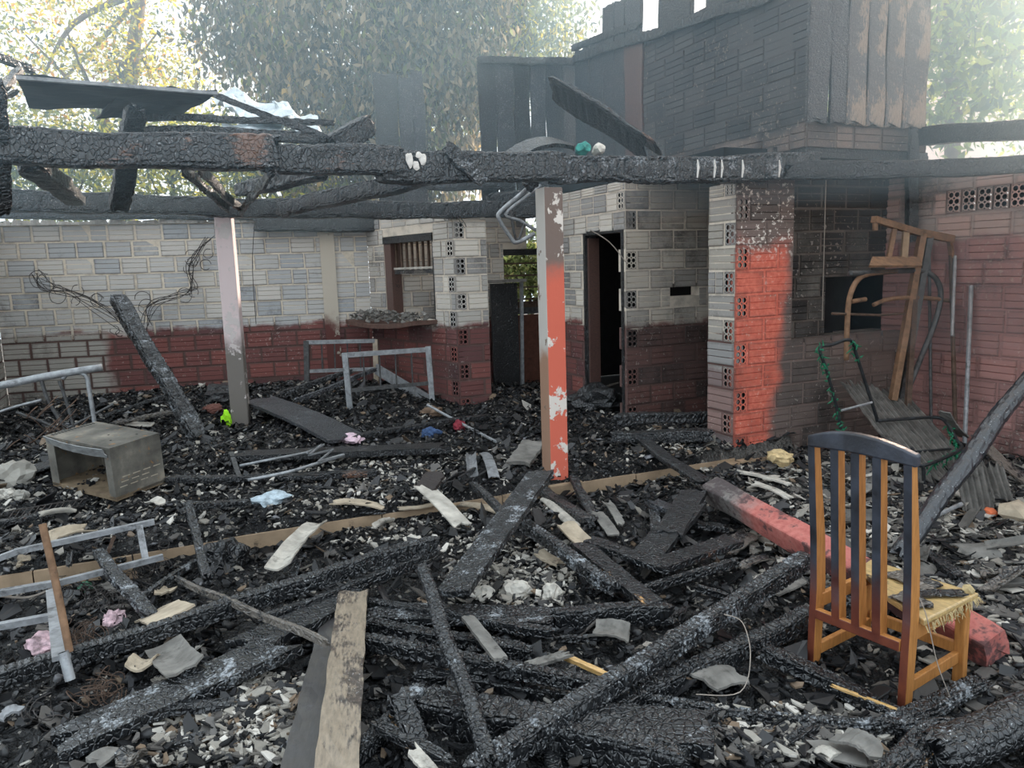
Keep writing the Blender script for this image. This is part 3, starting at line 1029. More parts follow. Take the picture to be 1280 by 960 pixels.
# concrete corner post in the back wall
a = s_on((-1.86, 10.53), (2.36, 9.82), 406)
dB = (uv(2.36, 9.82) - uv(-1.86, 10.53)); dB /= np.linalg.norm(dB)
p = uv(-1.86, 10.53) + dB * (a + 0.09)
nB = np.array([-dB[1], dB[0], 0])
mb = MB()
for zz, ww in ((0, 0),):
    A_, B_ = p - dB * 0.09, p + dB * 0.09
    V = [A_ - nB * 0.03, B_ - nB * 0.03, B_ + nB * 0.1, A_ + nB * 0.1]
    mb.add([(*q[:2], 0.0) for q in V] + [(*q[:2], 2.27) for q in V], [(0, 1, 5, 4), (1, 2, 6, 5), (2, 3, 7, 6), (3, 0, 4, 7), (4, 5, 6, 7)])


def m_post(name, hi, lo, zs, chip, chip_amt=0.5):
    t = NT(name, 0.85, 0.25)
    w = t.coord('World')
    z = t.sep(w)[2]
    n, nf = t.noise(w, 4, 5, 0.6), t.noise(w, 22, 4, 0.6)
    c = t.mix(t.step(t.math('ADD', z, t.math('MULTIPLY', t.math('SUBTRACT', n, 0.5), 0.5)), zs - 0.12, zs + 0.12), lo, hi)
    m = t.step(t.math('ADD', n, t.math('MULTIPLY', nf, 0.35)), 0.86 - chip_amt * 0.3, 0.9 - chip_amt * 0.3)
    c = t.mix(m, c, chip)
    t.color(c)
    t.bump(t.math('ADD', m, nf), 0.4, 0.006)
    return t.m


o = mb.build('trim_3', m_post('cream_post_paint', lin(190, 180, 165), lin(96, 60, 56), 1.0, lin(160, 150, 138), 0.3))
o['kind'] = 'structure'

# ------------------------------------------------------------------ doors and windows
def dirs(a, b):
    A, B = uv(*a), uv(*b)
    d = (B - A) / np.linalg.norm(B - A)
    return A, d, np.array([-d[1], d[0], 0])


def in_wall(mb, a, b, s0, s1, y0, y1, z0, z1):
    A, d, n = dirs(a, b)
    q = [A + d * s + n * y for s, y in ((s0, y0), (s1, y0), (s1, y1), (s0, y1))]
    return mb.add([(*p[:2], z0) for p in q] + [(*p[:2], z1) for p in q], [(0, 3, 2, 1), (4, 5, 6, 7), (0, 1, 5, 4), (1, 2, 6, 5), (2, 3, 7, 6), (3, 0, 4, 7)])


A_, d_, n_ = dirs(f_a, f_b)
door = empty('door_1', A_ + d_ * (d0 + d1) / 2)
door['kind'] = 'structure'
in_wall(MB(), f_a, f_b, d0 + 0.005, d0 + 0.045, 0.0, 0.14, 0, 1.97).build('jamb', CH_FAR, door)
in_wall(MB(), f_a, f_b, d0 + 0.045, d0 + 0.075, 0.03, 0.16, 0, 1.9).build('jamb', M_REDBROWN, door)
in_wall(MB(), f_a, f_b, d1 - 0.05, d1 - 0.005, 0.0, 0.14, 0, 1.97).build('jamb', CH_FAR, door)
in_wall(MB(), f_a, f_b, d0 + 0.045, d1 - 0.05, 0.0, 0.14, 1.93, 1.97).build('lintel', CH_FAR, door)

A_, d_, n_ = dirs(c_a, c_b)
win = empty('window_1', A_ + d_ * (w0 + w1) / 2 + np.array([0, 0, 1.04]))
win['kind'] = 'structure'
in_wall(MB(), c_a, c_b, w0 + 0.005, w0 + 0.16, 0.01, 0.15, 1.04, 1.98).build('jamb', M_REDBROWN, win)
in_wall(MB(), c_a, c_b, w1 - 0.05, w1 - 0.005, 0.02, 0.12, 1.04, 2.0).build('jamb', CH_FAR, win)
in_wall(MB(), c_a, c_b, w0 + 0.005, w1 - 0.005, -0.01, 0.13, 1.955, 2.035).build('lintel', CH_FAR, win)
in_wall(MB(), c_a, c_b, w0 + 0.16, w1 - 0.05, 0.05, 0.09, 1.58, 1.63).build('rail', CH_GREY, win)
in_wall(MB(), c_a, c_b, w0 + 0.16, w1 - 0.05, 0.04, 0.09, 1.635, 1.66).build('sill_ledge', ASHPLATE, win)
nb = 8
for k in range(nb):
    s = w0 + 0.2 + (w1 - w0 - 0.27) * k / (nb - 1)
    in_wall(MB(), c_a, c_b, s - 0.012, s + 0.012, 0.055, 0.08, 1.63, 1.96).build('window_bar', RUST_DARK, win)

A_, d_, n_ = dirs(e_a, e_b)
win = empty('window_2', A_ + d_ * (ew0 + ew1) / 2 + np.array([0, 0, 0]))
win['kind'] = 'structure'
in_wall(MB(), e_a, e_b, ew0, ew1, 0.02, 0.10, 1.78, 1.86).build('lintel', CH_FAR, win)
for k, z in enumerate((1.66, 1.5, 1.34, 1.18)):
    in_wall(MB(), e_a, e_b, ew0, ew1, 0.05, 0.07, z, z + 0.022).build('window_bar', RUST_DARK, win)
in_wall(MB(), e_a, e_b, ew0, ew1, 0.03, 0.08, 1.08, 1.16).build('rail', RUST_DARK, win)
in_wall(MB(), e_a, e_b, ew0 + 0.2, ew1, 0.03, 0.07, 0.99, 1.08).build('rail', STEEL_DARK, win)
in_wall(MB(), e_a, e_b, ew0 + 0.17, ew1, 0.02, 0.07, 0.0, 0.98).build('panel', m_plain('red_brown_panel', lin(104, 68, 56), 0.8), win)

# a dark door leaf and its pale post standing in the passage
dl = empty('door_leaf', uv(3.93, 9.05, 0.0), ANG)
tag(dl, 'charred dark door leaf with a pale metal edge post in the passage', 'door', kind='thing')
b1 = MB().box((-0.20, -0.02, 0.05), (0.17, 0.02, 1.42)); link('leaf', mesh_data('leaf', b1.v, b1.f, CH_FAR), dl)
b1 = MB().bar((0.20, -0.02, 0.02), (0.24, 0.0, 1.44), 0.04); link('edge_post', mesh_data('edge_post', b1.v, b1.f, STEEL), dl)
b1 = MB().box((-0.42, -0.12, 1.43), (0.26, 0.1, 1.47)); link('top_ledge', mesh_data('top_ledge', b1.v, b1.f, ASHPLATE2), dl)

# alcove opening: a black panel painted to stand for the unlit depth
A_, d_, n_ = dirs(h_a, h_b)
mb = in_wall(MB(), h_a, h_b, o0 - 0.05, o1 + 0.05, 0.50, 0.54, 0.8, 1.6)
vb = mb.build('wall_alcove_dark_panel', SOOT_SHADE); vb['kind'] = 'structure'
# counter under the window of the side wall, bent by the fire, with burnt things heaped on it
A_, d_, n_ = dirs(c_a, c_b)
ct = board('kitchen_counter', A_ + d_ * (w0 - 0.45) - n_ * 0.14 + np.array([0, 0, 1.0]), A_ + d_ * (w1 + 0.02) - n_ * 0.14 + np.array([0, 0, 1.03]), 0.42, 0.05, m_plain('burnt_counter_edge', lin(96, 74, 66), 0.8),
           'sagging burnt counter under the barred window, heaped with ash', 'counter', bend=0.05, rag=0.02)

# ------------------------------------------------------------------ posts
POST_PAINT = m_post('orange_post_paint', lin(120, 104, 96), lin(206, 104, 84), 1.55, lin(216, 206, 196), 0.5)
POST_BARE = m_post('bare_post_side', lin(186, 180, 172), lin(150, 118, 98), 1.0, lin(120, 104, 92), 0.2)
p2 = pv(689, 607, STEP_V + 0.02)
pu_, pv_ = to_uv(p2)
post = empty('porch_post', (p2[0], p2[1], -0.17), ANG)
tag(post, 'standing concrete porch post with orange paint on its right face, at the step', 'post', 'concrete porch posts', 'thing')
w_ = 0.148
sh = MB().box((0.0, 0, 0.17), (w_, w_, 2.33))
me = mesh_data('shaft', sh.v, sh.f, [POST_PAINT, POST_BARE])
for pl in me.polygons:
    pl.material_index = 1 if pl.normal[0] < -0.5 or pl.normal[2] > 0.5 else 0
so = link('shaft', me, post)
bv = so.modifiers.new('bevel', 'BEVEL'); bv.width = 0.008; bv.segments = 2
pb = MB().box((-0.03, -0.04, -0.02), (w_ + 0.1, w_ + 0.06, 0.185))
po = link('plinth', mesh_data('plinth', pb.v, pb.f, CONC_TAN), post)
bv = po.modifiers.new('bevel', 'BEVEL'); bv.width = 0.01; bv.segments = 2

p1 = pz(303, 540, 0.03)
post = empty('porch_post.001', (p1[0], p1[1], 0), ANG - 0.25)
tag(post, 'standing concrete post with pinkish white peeling paint, before the back wall', 'post', 'concrete porch posts', 'thing')
PINK = m_post('pinkish_post_paint', lin(212, 194, 192), lin(118, 112, 106), 0.98, lin(200, 190, 186), 0.36)
V = [(-0.085, -0.085, 0), (0.085, -0.085, 0), (0.085, 0.085, 0), (-0.085, 0.085, 0), (-0.08, -0.08, 2.24), (0.08, -0.08, 2.24), (0.08, 0.08, 2.24), (-0.08, 0.08, 2.24)]
so = link('shaft', mesh_data('shaft', V, [(0, 3, 2, 1), (4, 5, 6, 7), (0, 1, 5, 4), (1, 2, 6, 5), (2, 3, 7, 6), (3, 0, 4, 7)], PINK), post)
bv = so.modifiers.new('bevel', 'BEVEL'); bv.width = 0.01; bv.segments = 2
lump('mortar_cap', (0, 0, 2.27), (0.085, 0.08, 0.055), m_plain('white_cap', lin(214, 208, 200), 0.95), parent=post, rough=0.2, seed=5)

# the third post has fallen over the yard
FALL = m_post('fallen_post_paint', lin(120, 108, 104), lin(206, 96, 84), 9, lin(120, 112, 108), 0.1)
t = NT('fallen_post_red', 0.85, 0.25)
ov = t.coord('Object')
xs = t.sep(ov)[0]
nn, nf = t.noise(ov, 3, 5, 0.6), t.noise(ov, 26, 4, 0.6)
xx = t.math('ADD', xs, t.math('MULTIPLY', t.math('SUBTRACT', nn, 0.5), 0.6))
c = t.mix(t.step(xx, -0.72, -0.5), t.ramp(nf, [(0.3, lin(96, 92, 90)), (0.7, lin(150, 144, 138))]), t.ramp(nf, [(0.3, lin(160, 88, 82)), (0.7, lin(196, 124, 114))]))
c = t.mix(t.math('MULTIPLY', t.step(t.math('ADD', nn, t.math('MULTIPLY', nf, 0.6)), 0.76, 0.9), 0.85), c, lin(64, 54, 56))
t.color(c)
t.bump(nf, 0.3, 0.005)
FALLM = t.m
fa, fb = pg(890, 612, 0.17), pg(1246, 812, 0.10)
fp = timber('fallen_post', fa, fb, 0.145, 0.145, FALLM, None, amp=0.002, cell=0.3, ncirc=4, ds=0.05, expo=0.22, wob=0.001, tip=0.93, end_rag=0.015, roll=0.35)
tag(fp, 'fallen square concrete post painted red, lying behind the wooden chair', 'post', None, 'thing')

# ------------------------------------------------------------------ roof timbers still up
def span(name, x0, y0, v0, x1, y1, v1, w, h, mat, label, cat='timber', **k):
    return timber(name, pv(x0, y0, v0), pv(x1, y1, v1), w, h, mat, label, cat, kind='thing', **k)


span('roof_timber', -60, 181, 4.75, 345, 192, 4.80, 0.15, 0.20, CH_BROWN, 'thick charred roof timber over the porch, its left length above the metal box', amp=0.008, cell=0.07, ncirc=9, ds=0.025, tip=0.95)
span('roof_timber', 330, 197, 4.86, 500, 203, 4.88, 0.15, 0.19, CH_BROWN, 'charred roof timber with brown burnt patches, between the two standing posts', amp=0.008, cell=0.06, ncirc=9, ds=0.025, tip=0.95)
span('roof_timber', 475, 208, 4.90, 700, 210, 4.92, 0.15, 0.20, CH_FAR, 'charred roof timber running onto the orange standing post', amp=0.008, cell=0.06, ncirc=9, ds=0.025, tip=0.95)
span('roof_timber', 690, 212, 4.92, 1018, 206, 4.80, 0.16, 0.20, CH_ASH, 'crumbling charred roof timber from the orange standing post to the orange pier', amp=0.012, cell=0.06, ncirc=9, ds=0.02, tip=0.95, sag=0.02)
span('roof_timber', -80, 246, 7.95, 668, 262, 7.95, 0.15, 0.19, CH_FAR, 'long charred wall timber passing behind the white post', amp=0.008, cell=0.07, ncirc=9, ds=0.035, tip=0.95, sag=0.04)
span('roof_timber', -40, 265, 10.35, 345, 268, 10.0, 0.16, 0.15, CH_FAR, 'charred wall plate lying along the top of the back wall', amp=0.008, cell=0.07, ncirc=9, ds=0.04, tip=0.95)
span('roof_timber', 318, 278, 9.9, 470, 278, 9.7, 0.18, 0.24, CH_FAR, 'thick black wall plate over the cream corner post', amp=0.008, cell=0.07, ncirc=9, ds=0.04, tip=0.95)
span('roof_timber', 612, 255, 8.0, 700, 250, 8.0, 0.16, 0.24, CH_FAR, 'black timber stub over the passage, behind the orange post', amp=0.008, cell=0.07, ds=0.03)
# braces and rafters between them
span('roof_brace', 352, 262, 7.6, 600, 206, 5.2, 0.14, 0.14, CH_FAR, 'slanting charred rafter from the wall timber up to the porch timber', amp=0.008, cell=0.06, ds=0.03)
span('roof_brace', 300, 238, 7.0, 402, 214, 5.6, 0.14, 0.12, CH, 'short ridged rafter behind the roof joint over the white post', amp=0.01, cell=0.05, ds=0.025)
span('roof_brace', 228, 210, 5.3, 286, 262, 7.2, 0.035, 0.08, CH_FAR, 'thin charred strut slanting down to the top of the white post', ds=0.03)
span('roof_brace', 250, 212, 5.3, 300, 262, 7.5, 0.035, 0.08, CH_FAR, 'second thin charred strut meeting the top of the white post', ds=0.03)
span('roof_brace', 340, 214, 5.3, 300, 266, 7.6, 0.03, 0.08, CH_FAR, 'thin charred strut slanting up and away right of the white post', ds=0.03)
span('roof_brace', 40, 205, 5.0, 95, 250, 7.4, 0.16, 0.10, CH_FAR, 'broad charred knee brace hanging under the porch timber, far end of the roof', ds=0.03)
span('roof_brace', 170, 136, 5.3, 148, 260, 6.2, 0.14, 0.10, CH_FAR, 'upright charred board crossing the porch timber under the dark roof sheet', ds=0.03)
span('roof_brace', -8, 100, 4.6, -2, 262, 4.9, 0.12, 0.14, CH_FAR, 'upright charred stud at the outer edge of the roof', ds=0.03)
span('roof_brace', 332, 172, 4.76, 340, 216, 4.76, 0.09, 0.05, CH, 'charred cleat nailed over the joint of the porch timbers', ds=0.015)
span('roof_brace', 560, 182, 4.82, 604, 226, 4.82, 0.05, 0.10, CH_ASH, 'cracked charred cleat hanging off the porch timber beside the orange post', ds=0.015)
span('roof_batten', 180, 148, 5.9, 415, 152, 6.0, 0.06, 0.05, CH_FAR, 'upper thin charred batten under the crumpled roof sheets', ds=0.03)
span('roof_batten', 180, 164, 5.6, 405, 174, 5.8, 0.06, 0.09, CH_FAR, 'lower charred batten resting above the porch timber', ds=0.03)
span('roof_batten', 268, 118, 5.6, 408, 174, 5.2, 0.04, 0.05, CH_FAR, 'slanting charred batten along the torn edge of the roof sheets', ds=0.03)
span('roof_batten', 412, 182, 5.6, 462, 156, 5.8, 0.10, 0.16, CH, 'broken charred rafter end poking up beside the upright boards', ds=0.02)
timber('roof_timber', pv(985, 215, 4.70), pu(1330, 205, 5.98), 0.08, 0.14, CH_FAR, 'dark roof timber reaching from the upper storey over the right wall', 'timber', ds=0.04, amp=0.006, kind='thing')
timber('roof_timber', pu(1150, 170, 6.12), pu(1340, 160, 6.12), 0.16, 0.15, CH_FAR, 'dark wall plate along the top of the right wall', 'timber', ds=0.04, amp=0.006, kind='thing')
timber('corner_stud', pu(1139, 300, 5.98), pu(1139, 160, 5.98), 0.09, 0.09, CH_FAR, 'black upright stud in the corner above the leaning rack', 'timber', ds=0.03, kind='thing')
span('broken_board', 690, 112, 6.0, 806, 182, 5.2, 0.30, 0.035, CH_FAR, 'front one of two charred boards sticking up from the porch timber', 'board', ds=0.03, roll=-0.75)
span('broken_board', 716, 114, 6.6, 822, 184, 5.4, 0.22, 0.03, CH_BROWN, 'rear one of two charred boards sticking up from the porch timber', 'board', ds=0.03, roll=-0.7)
board('broken_board', pv(640, 196, 5.2), pv(712, 182, 5.2), 0.20, 0.03, CH_FAR, 'curled charred board lying on the porch timber over the orange post', roll=0.4, bend=-0.06)
board('pale_board', pv(436, 243, 7.4), pv(495, 234, 7.2), 0.16, 0.02, m_plain('split_pale_wood', lin(190, 172, 150)), 'pale split board tip on the wall timber', bend=-0.04)
lump('cloth_scrap', pv(728, 186, 5.0), (0.09, 0.06, 0.045), m_plain('teal_scrap', lin(70, 150, 140), 0.8, 0, 0.6, 12), 'teal and white melted scrap on the porch timber', 'scrap', seed=8)
lump('cloth_scrap', pv(748, 187, 5.0), (0.06, 0.05, 0.04), m_plain('white_scrap', lin(196, 190, 180), 0.9), 'whitish melted scrap beside the teal one on the porch timber', 'scrap', seed=9)
for i, (x, h_) in enumerate(((893, 20), (902, 20), (928, 22), (974, 18), (872, 16))):
    pp = pv(x, 210, 4.70)
    mb = MB()
    k = 0.010
    mb.tube([pp + (0, 0, 0.06), pp + (0.004, -0.006, 0.0), pp + (-0.003, -0.004, -0.07)], [0.004, k, 0.006], 6)
    o = mb.build('plaster_drip', m_plain('white_drip', lin(214, 210, 204), 0.9) if i == 0 else bpy.data.materials['white_drip'])
    tag(o, ('second', 'third', 'fourth', 'fifth and last', 'first')[i] + ' white plaster drip from the left on the timber over the orange pier', 'drip', 'white drips on the timber', 'thing')

# roof sheets
def sheet_poly(name, pts, t, mat, label=None, cat='sheet', group=None, crumple=0.0, seed=1, parent=None, n=10):
    """a bent sheet through four real corners, with thickness"""
    R = np.random.default_rng(seed)
    a, b, c, d = [np.array(p, float) for p in pts]
    nrm = np.cross(b - a, d - a); nrm /= np.linalg.norm(nrm)
    G = []
    for i in range(n):
        for j in range(n):
            s, q = i / (n - 1), j / (n - 1)
            p = (a * (1 - s) + b * s) * (1 - q) + (d * (1 - s) + c * s) * q
            G.append(p + nrm * crumple * (math.sin(s * 7 + q * 3 + seed) * 0.6 + math.sin(s * 13 - q * 9) * 0.4 + R.random() * 0.4))
    G = np.array(G)
    V = np.vstack([G + nrm * t / 2, G - nrm * t / 2])
    N = n * n
    Fc = []
    for i in range(n - 1):
        for j in range(n - 1):
            p, q, r, s = i * n + j, (i + 1) * n + j, (i + 1) * n + j + 1, i * n + j + 1
            Fc += [(p, q, r, s), (N + s, N + r, N + q, N + p)]
    ring = list(range(n)) + [i * n + n - 1 for i in range(1, n)] + [(n - 1) * n + j for j in range(n - 2, -1, -1)] + [i * n for i in range(n - 2, 0, -1)]
    for p, q in zip(ring, ring[1:] + ring[:1]): Fc.append((p, q, N + q, N + p))
    mb = MB(); mb.v = [tuple(v) for v in V]; mb.f = Fc
    o = mb.build(name, mat, parent)
    if parent is None: tag(o, label, cat, group, 'thing')
    return o


rs = sheet_poly('metal_sheet', [pv(20, 98, 5.2), pv(272, 118, 5.3), pv(222, 143, 6.6), pv(36, 132, 6.4)], 0.012, ROOFMETAL, 'large dark roof sheet sagging over the porch timber', crumple=0.02)
MB().bar(pv(20, 97, 5.19), pv(146, 107, 5.24), 0.03, 0.02).bar(pv(146, 107, 5.24), pv(272, 117, 5.29), 0.03, 0.02).build('rolled_edge', STEEL_BLUE, rs)
sheet_poly('metal_sheet', [pv(150, 110, 5.5), pv(262, 120, 5.6), pv(205, 148, 6.9), pv(120, 150, 6.8)], 0.012, ROOFMETAL, 'second dark roof sheet tucked under the large one', crumple=0.03, seed=4)
sheet_poly('metal_sheet', [pv(262, 112, 6.9), pv(352, 128, 6.9), pv(366, 150, 6.2), pv(280, 140, 6.2)], 0.006, SHINYMETAL, 'crumpled bright roof sheet behind the slanting batten', crumple=0.07, seed=2)
sheet_poly('metal_sheet', [pv(340, 126, 6.9), pv(394, 146, 6.7), pv(404, 172, 5.9), pv(362, 152, 6.1)], 0.006, SHINYMETAL, 'torn silvery roof sheet tip at the end of the slanting batten', crumple=0.05, seed=3)
sheet_poly('metal_sheet', [pv(276, 152, 6.5), pv(352, 154, 6.5), pv(352, 163, 6.2), pv(280, 160, 6.2)], 0.006, SHINYMETAL, 'whitish scorched sheet lying between the two battens', crumple=0.03, seed=6)
span('roof_lath', 4, 110, 5.4, 26, 88, 5.8, 0.05, 0.05, CH_GREY, 'short grey lath above the outer end of the roof sheet', ds=0.03)
span('roof_lath', 8, 122, 5.4, 22, 112, 5.6, 0.03, 0.03, CH_GREY, 'small grey lath under the tip of the roof sheet', ds=0.03)
span('roof_lath', -12, 66, 5.9, 42, 90, 6.1, 0.06, 0.05, CH_FAR, 'dark lath poking out above the roof sheet', ds=0.03)

# upper storey: upright boards
def upboards(name, spec, v, label, cat='board wall', mat=CH, parent=None):
    e = empty(name, pv(spec[0][0], spec[0][2], v))
    tag(e, label, cat, None, 'thing')
    for i, (x0, x1, yb, yt) in enumerate(spec):
        a_, b_ = pv((x0 + x1) / 2, yb, v), pv((x0 + x1) / 2, yt, v)
        wd = float(np.linalg.norm(pv(x0, yb, v) - pv(x1, yb, v))) * 0.97
        b_ = np.array([a_[0], a_[1], b_[2]])
        q = timber('plank', a_, b_, 0.035, wd, mat if i % 3 else CH_FAR, parent=e, amp=0.004, cell=0.035, ncirc=20, ds=0.03, expo=0.18, wob=0.004, tip=0.97, roll=ANG + math.pi / 2 * 0)
    return e


def upright(name, pos_a, z0, z1, along, wd, mat, parent, th=0.035, seed=0, cell=0.03):
    """a standing plank: along is its width direction"""
    A, B = np.array([pos_a[0], pos_a[1], z0]), np.array([pos_a[0], pos_a[1], z1])
    L = z1 - z0
    o = timber(name, (0, 0, 0), (L, 0, 0), wd, th, mat, None, None, amp=0.0022, cell=cell, ncirc=20, ds=0.03, expo=0.16, wob=0.003, tip=0.97, seed=seed)
    al = np.array(along) / np.linalg.norm(along)
    nn_ = np.cross((0, 0, 1.0), al)
    M = Matrix(((0, al[0], nn_[0], A[0]), (0, al[1], nn_[1], A[1]), (1, 0, 0, (z0 + z1) / 2), (0, 0, 0, 1)))
    o.parent = parent
    o.matrix_basis = parent.matrix_basis.inverted() @ M
    return o


def zat(px, py, v): return float(pv(px, py, v)[2])


VB = 8.75
e = empty('plank_panel', pv(500, 250, VB)); tag(e, 'pair of narrow charred upright boards standing by themselves over the wall timber', 'board wall', None, 'thing')
for i, (x0, x1, yt) in enumerate(((470, 500, 92), (501, 518, 98), (518, 532, 90))):
    q = pv((x0 + x1) / 2, 180, VB)
    upright('plank', q, zat(x0, 268, VB), zat(x0, yt, VB), UX, float(np.linalg.norm(pv(x0, 180, VB) - pv(x1, 180, VB))), CH if i == 0 else CH_SMOOTH, e, seed=i)
e = empty('plank_panel', pv(660, 260, VB)); tag(e, 'wide panel of charred upright boards with a top rail, behind the orange post', 'board wall', None, 'thing')
xs_ = [600, 622, 644, 664, 684, 704, 724]
for i, (x0, x1) in enumerate(zip(xs_[:-1], xs_[1:])):
    q = pv((x0 + x1) / 2, 180, VB)
    upright('plank', q, zat(x0, 265, VB), zat(x0, 78 + (i % 2) * 3, VB), UX, float(np.linalg.norm(pv(x0, 180, VB) - pv(x1, 180, VB))) * 0.97, CH_SMOOTH if i % 2 else CH, e, seed=10 + i)
timber('top_rail', pv(598, 74, VB - 0.05), pv(726, 78, VB - 0.05), 0.06, 0.09, CH_FAR, parent=e, ds=0.03)
timber('sill_board', pv(532, 222, VB - 0.05), pv(640, 222, VB - 0.05), 0.06, 0.30, CH, parent=e, ds=0.03)
UL = 4.77
e = empty('plank_panel', pu(760, 190, UL)); tag(e, 'charred plank flank of the upper storey with a brown post, next to its brickwork', 'board wall', None, 'thing')
edges = [720, 738, 756, 770, 783]
for i, (x0, x1) in enumerate(zip(edges[:-1], edges[1:])):
    q = pu((x0 + x1) / 2, 150, UL)
    upright('plank', q, 2.45, float(pu(x0, (66, 54, 12, 4)[i], UL)[2]), VX, float(np.linalg.norm(pu(x0, 150, UL) - pu(x1, 150, UL))) * 0.98, CH_SMOOTH, e, seed=20 + i)
q = pu(794, 150, UL)
upright('post', q, 2.45, 3.95, VX, 0.34, M_REDBROWN, e, 0.06, seed=31, cell=0.2)
timber('top_rail', pu(716, 74, UL - 0.06), pu(965, -6, UL - 0.06), 0.05, 0.10, CH_FAR, parent=e, ds=0.03)
timber('top_rail', pu(716, 60, UL - 0.02), pu(800, 30, UL - 0.02), 0.05, 0.08, CH_FAR, parent=e, ds=0.03)
q = pu(792, 30, UL)
upright('stub_board', q, 3.95, 4.75, VX, 0.30, CH_SMOOTH, e, 0.05, seed=33)
q = pu(845, 20, UL)
upright('stub_board', q, 3.9, 4.5, VX, 0.5, CH_FAR, e, 0.05, seed=34)
q = pu(905, 10, UL)
upright('stub_board', q, 3.9, 4.6, VX, 0.45, CH_FAR, e, 0.05, seed=35)
VF = 4.78
e = empty('plank_panel', pv(1080, 160, VF)); tag(e, 'tall front panel of upright boards on the upper storey, partly brown', 'board wall', None, 'thing')
edges = [1008, 1036, 1058, 1082, 1106, 1128, 1158]
M_BOARDS = m_char('upper_front_boards', 0.3, (138, 122, 104), 0.36, (150, 140, 130), (50, 50, 52), crack=0.0)
for i, (x0, x1) in enumerate(zip(edges[:-1], edges[1:])):
    q = pv((x0 + x1) / 2, 100, VF)
    upright('plank', q, 2.70, 4.9, UX, float(np.linalg.norm(pv(x0, 100, VF) - pv(x1, 100, VF))) * 0.985, CH_SMOOTH if i < 2 else M_BOARDS, e, 0.03, seed=40 + i, cell=0.12)

# ------------------------------------------------------------------ trees beyond the walls
def m_leaf(name, a, b, c):
    t = NT(name, 0.6, 0.3)
    at = t.n('ShaderNodeAttribute', attribute_name='tint')
    t.color(at.outputs['Color'])
    tr = t.n('ShaderNodeBsdfTranslucent')
    t.l(at.outputs['Color'], tr.inputs['Color'])
    mx = t.n('ShaderNodeMixShader'); mx.inputs[0].default_value = 0.55
    t.l(t.b.outputs[0], mx.inputs[1]); t.l(tr.outputs[0], mx.inputs[2])
    t.l(mx.outputs[0], t.t.nodes['Material Output'].inputs[0])
    return t.m


M_LEAF = m_leaf('leaf', 0, 0, 0)
M_BARK = m_plain('bark', lin(118, 100, 86), 0.95, 0, 0.35, 12)
M_BARK_DARK = m_plain('bark_scorched', lin(64, 58, 54), 0.95, 0, 0.35, 12)


def leaves(name, blobs, n, size, palette, weights, droop, parent, clump=14, seed=1):
    R = np.random.default_rng(seed)
    w = np.array([b[1][0] * b[1][1] * b[1][2] for b in blobs]); w = w / w.sum()
    ncl = n // clump
    bi = R.choice(len(blobs), ncl, p=w)
    d = R.standard_normal((ncl, 3)); d /= np.linalg.norm(d, axis=1)[:, None]
    rad = (0.35 + 0.65 * R.random(ncl)) ** 0.6
    cen = np.array([b[0] for b in blobs])[bi] + d * rad[:, None] * np.array([b[1] for b in blobs])[bi]
    P0 = np.repeat(cen, clump, 0) + R.standard_normal((ncl * clump, 3)) * 0.2
    m = len(P0)
    dr = R.standard_normal((m, 3)); dr[:, 2] -= droop
    dr /= np.linalg.norm(dr, axis=1)[:, None]
    sd = np.cross(dr, R.standard_normal((m, 3))); sd /= np.linalg.norm(sd, axis=1)[:, None] + 1e-9
    nn = np.cross(dr, sd)
    s = (size[0] + (size[1] - size[0]) * R.random(m))[:, None]
    ws = s * 0.2
    mid = P0 + dr * s * 0.45
    V = np.stack([P0, mid + sd * ws + nn * s * 0.08, P0 + dr * s, mid - sd * ws + nn * s * 0.08], 1).reshape(-1, 3)
    b = (np.arange(m) * 4)[:, None]
    Fc = np.concatenate([np.concatenate([b, b + 1, b + 2], 1), np.concatenate([b, b + 2, b + 3], 1)])
    pal = np.array([lin(*p) for p in palette])
    cb = R.choice(len(palette), ncl, p=np.array(weights) / sum(weights))
    col = pal[np.repeat(cb, clump)] * (0.45 + 1.15 * R.random((m, 1)))
    cc = np.repeat(np.concatenate([col, np.ones((m, 1))], 1), 4, 0)
    Mi = np.array(parent.matrix_basis.inverted())
    V = V + Mi[:3, 3]
    o = link(name, mesh_data(name, V, Fc, M_LEAF, False, cc.clip(0, 1)), parent)
    o['kind'] = 'stuff'
    return o


def tree(label, base, blobs, n, size, palette, weights, droop, trunk, bark, seed, branches=5, name='tree', r=0.16):
    e = empty(name, base)
    tag(e, label, 'tree', None, 'thing')
    R = random.Random(seed)
    mb = MB()
    pts = [np.array(p, float) for p in trunk]
    mb.tube(pts, [r * (1 - 0.5 * i / (len(pts) * 6)) for i in range(len(pts) * 6 + 8)], 8, 6)
    mb.build('trunk', bark, e, True)
    for k in range(branches):
        b = blobs[k % len(blobs)]
        j = min(len(pts) - 1, 1 + k % (len(pts) - 1))
        st = pts[j]
        en = np.array(b[0]) + np.array([R.uniform(-0.5, 0.5) * b[1][0], R.uniform(-.5, .5) * b[1][1], R.uniform(-0.3, 0.6) * b[1][2]])
        md = (st + en) / 2 + np.array([R.uniform(-.4, .4), R.uniform(-.3, .3), R.uniform(0.0, 0.4)])
        MB().tube([st, md, en], [r * 0.42, r * 0.4, r * 0.38, r * 0.34, r * 0.3, r * 0.26, r * 0.22, r * 0.18, r * 0.14, r * 0.1, r * 0.08], 6, 5).build('branch', bark, e, True)
    leaves('foliage', blobs, n, size, palette, weights, droop, e, seed=seed)
    return e


def blob(px, py, y, rx, ry=None, rz=None):
    return (tuple(pd(px, py, y)), (rx, ry or rx, rz or rx))


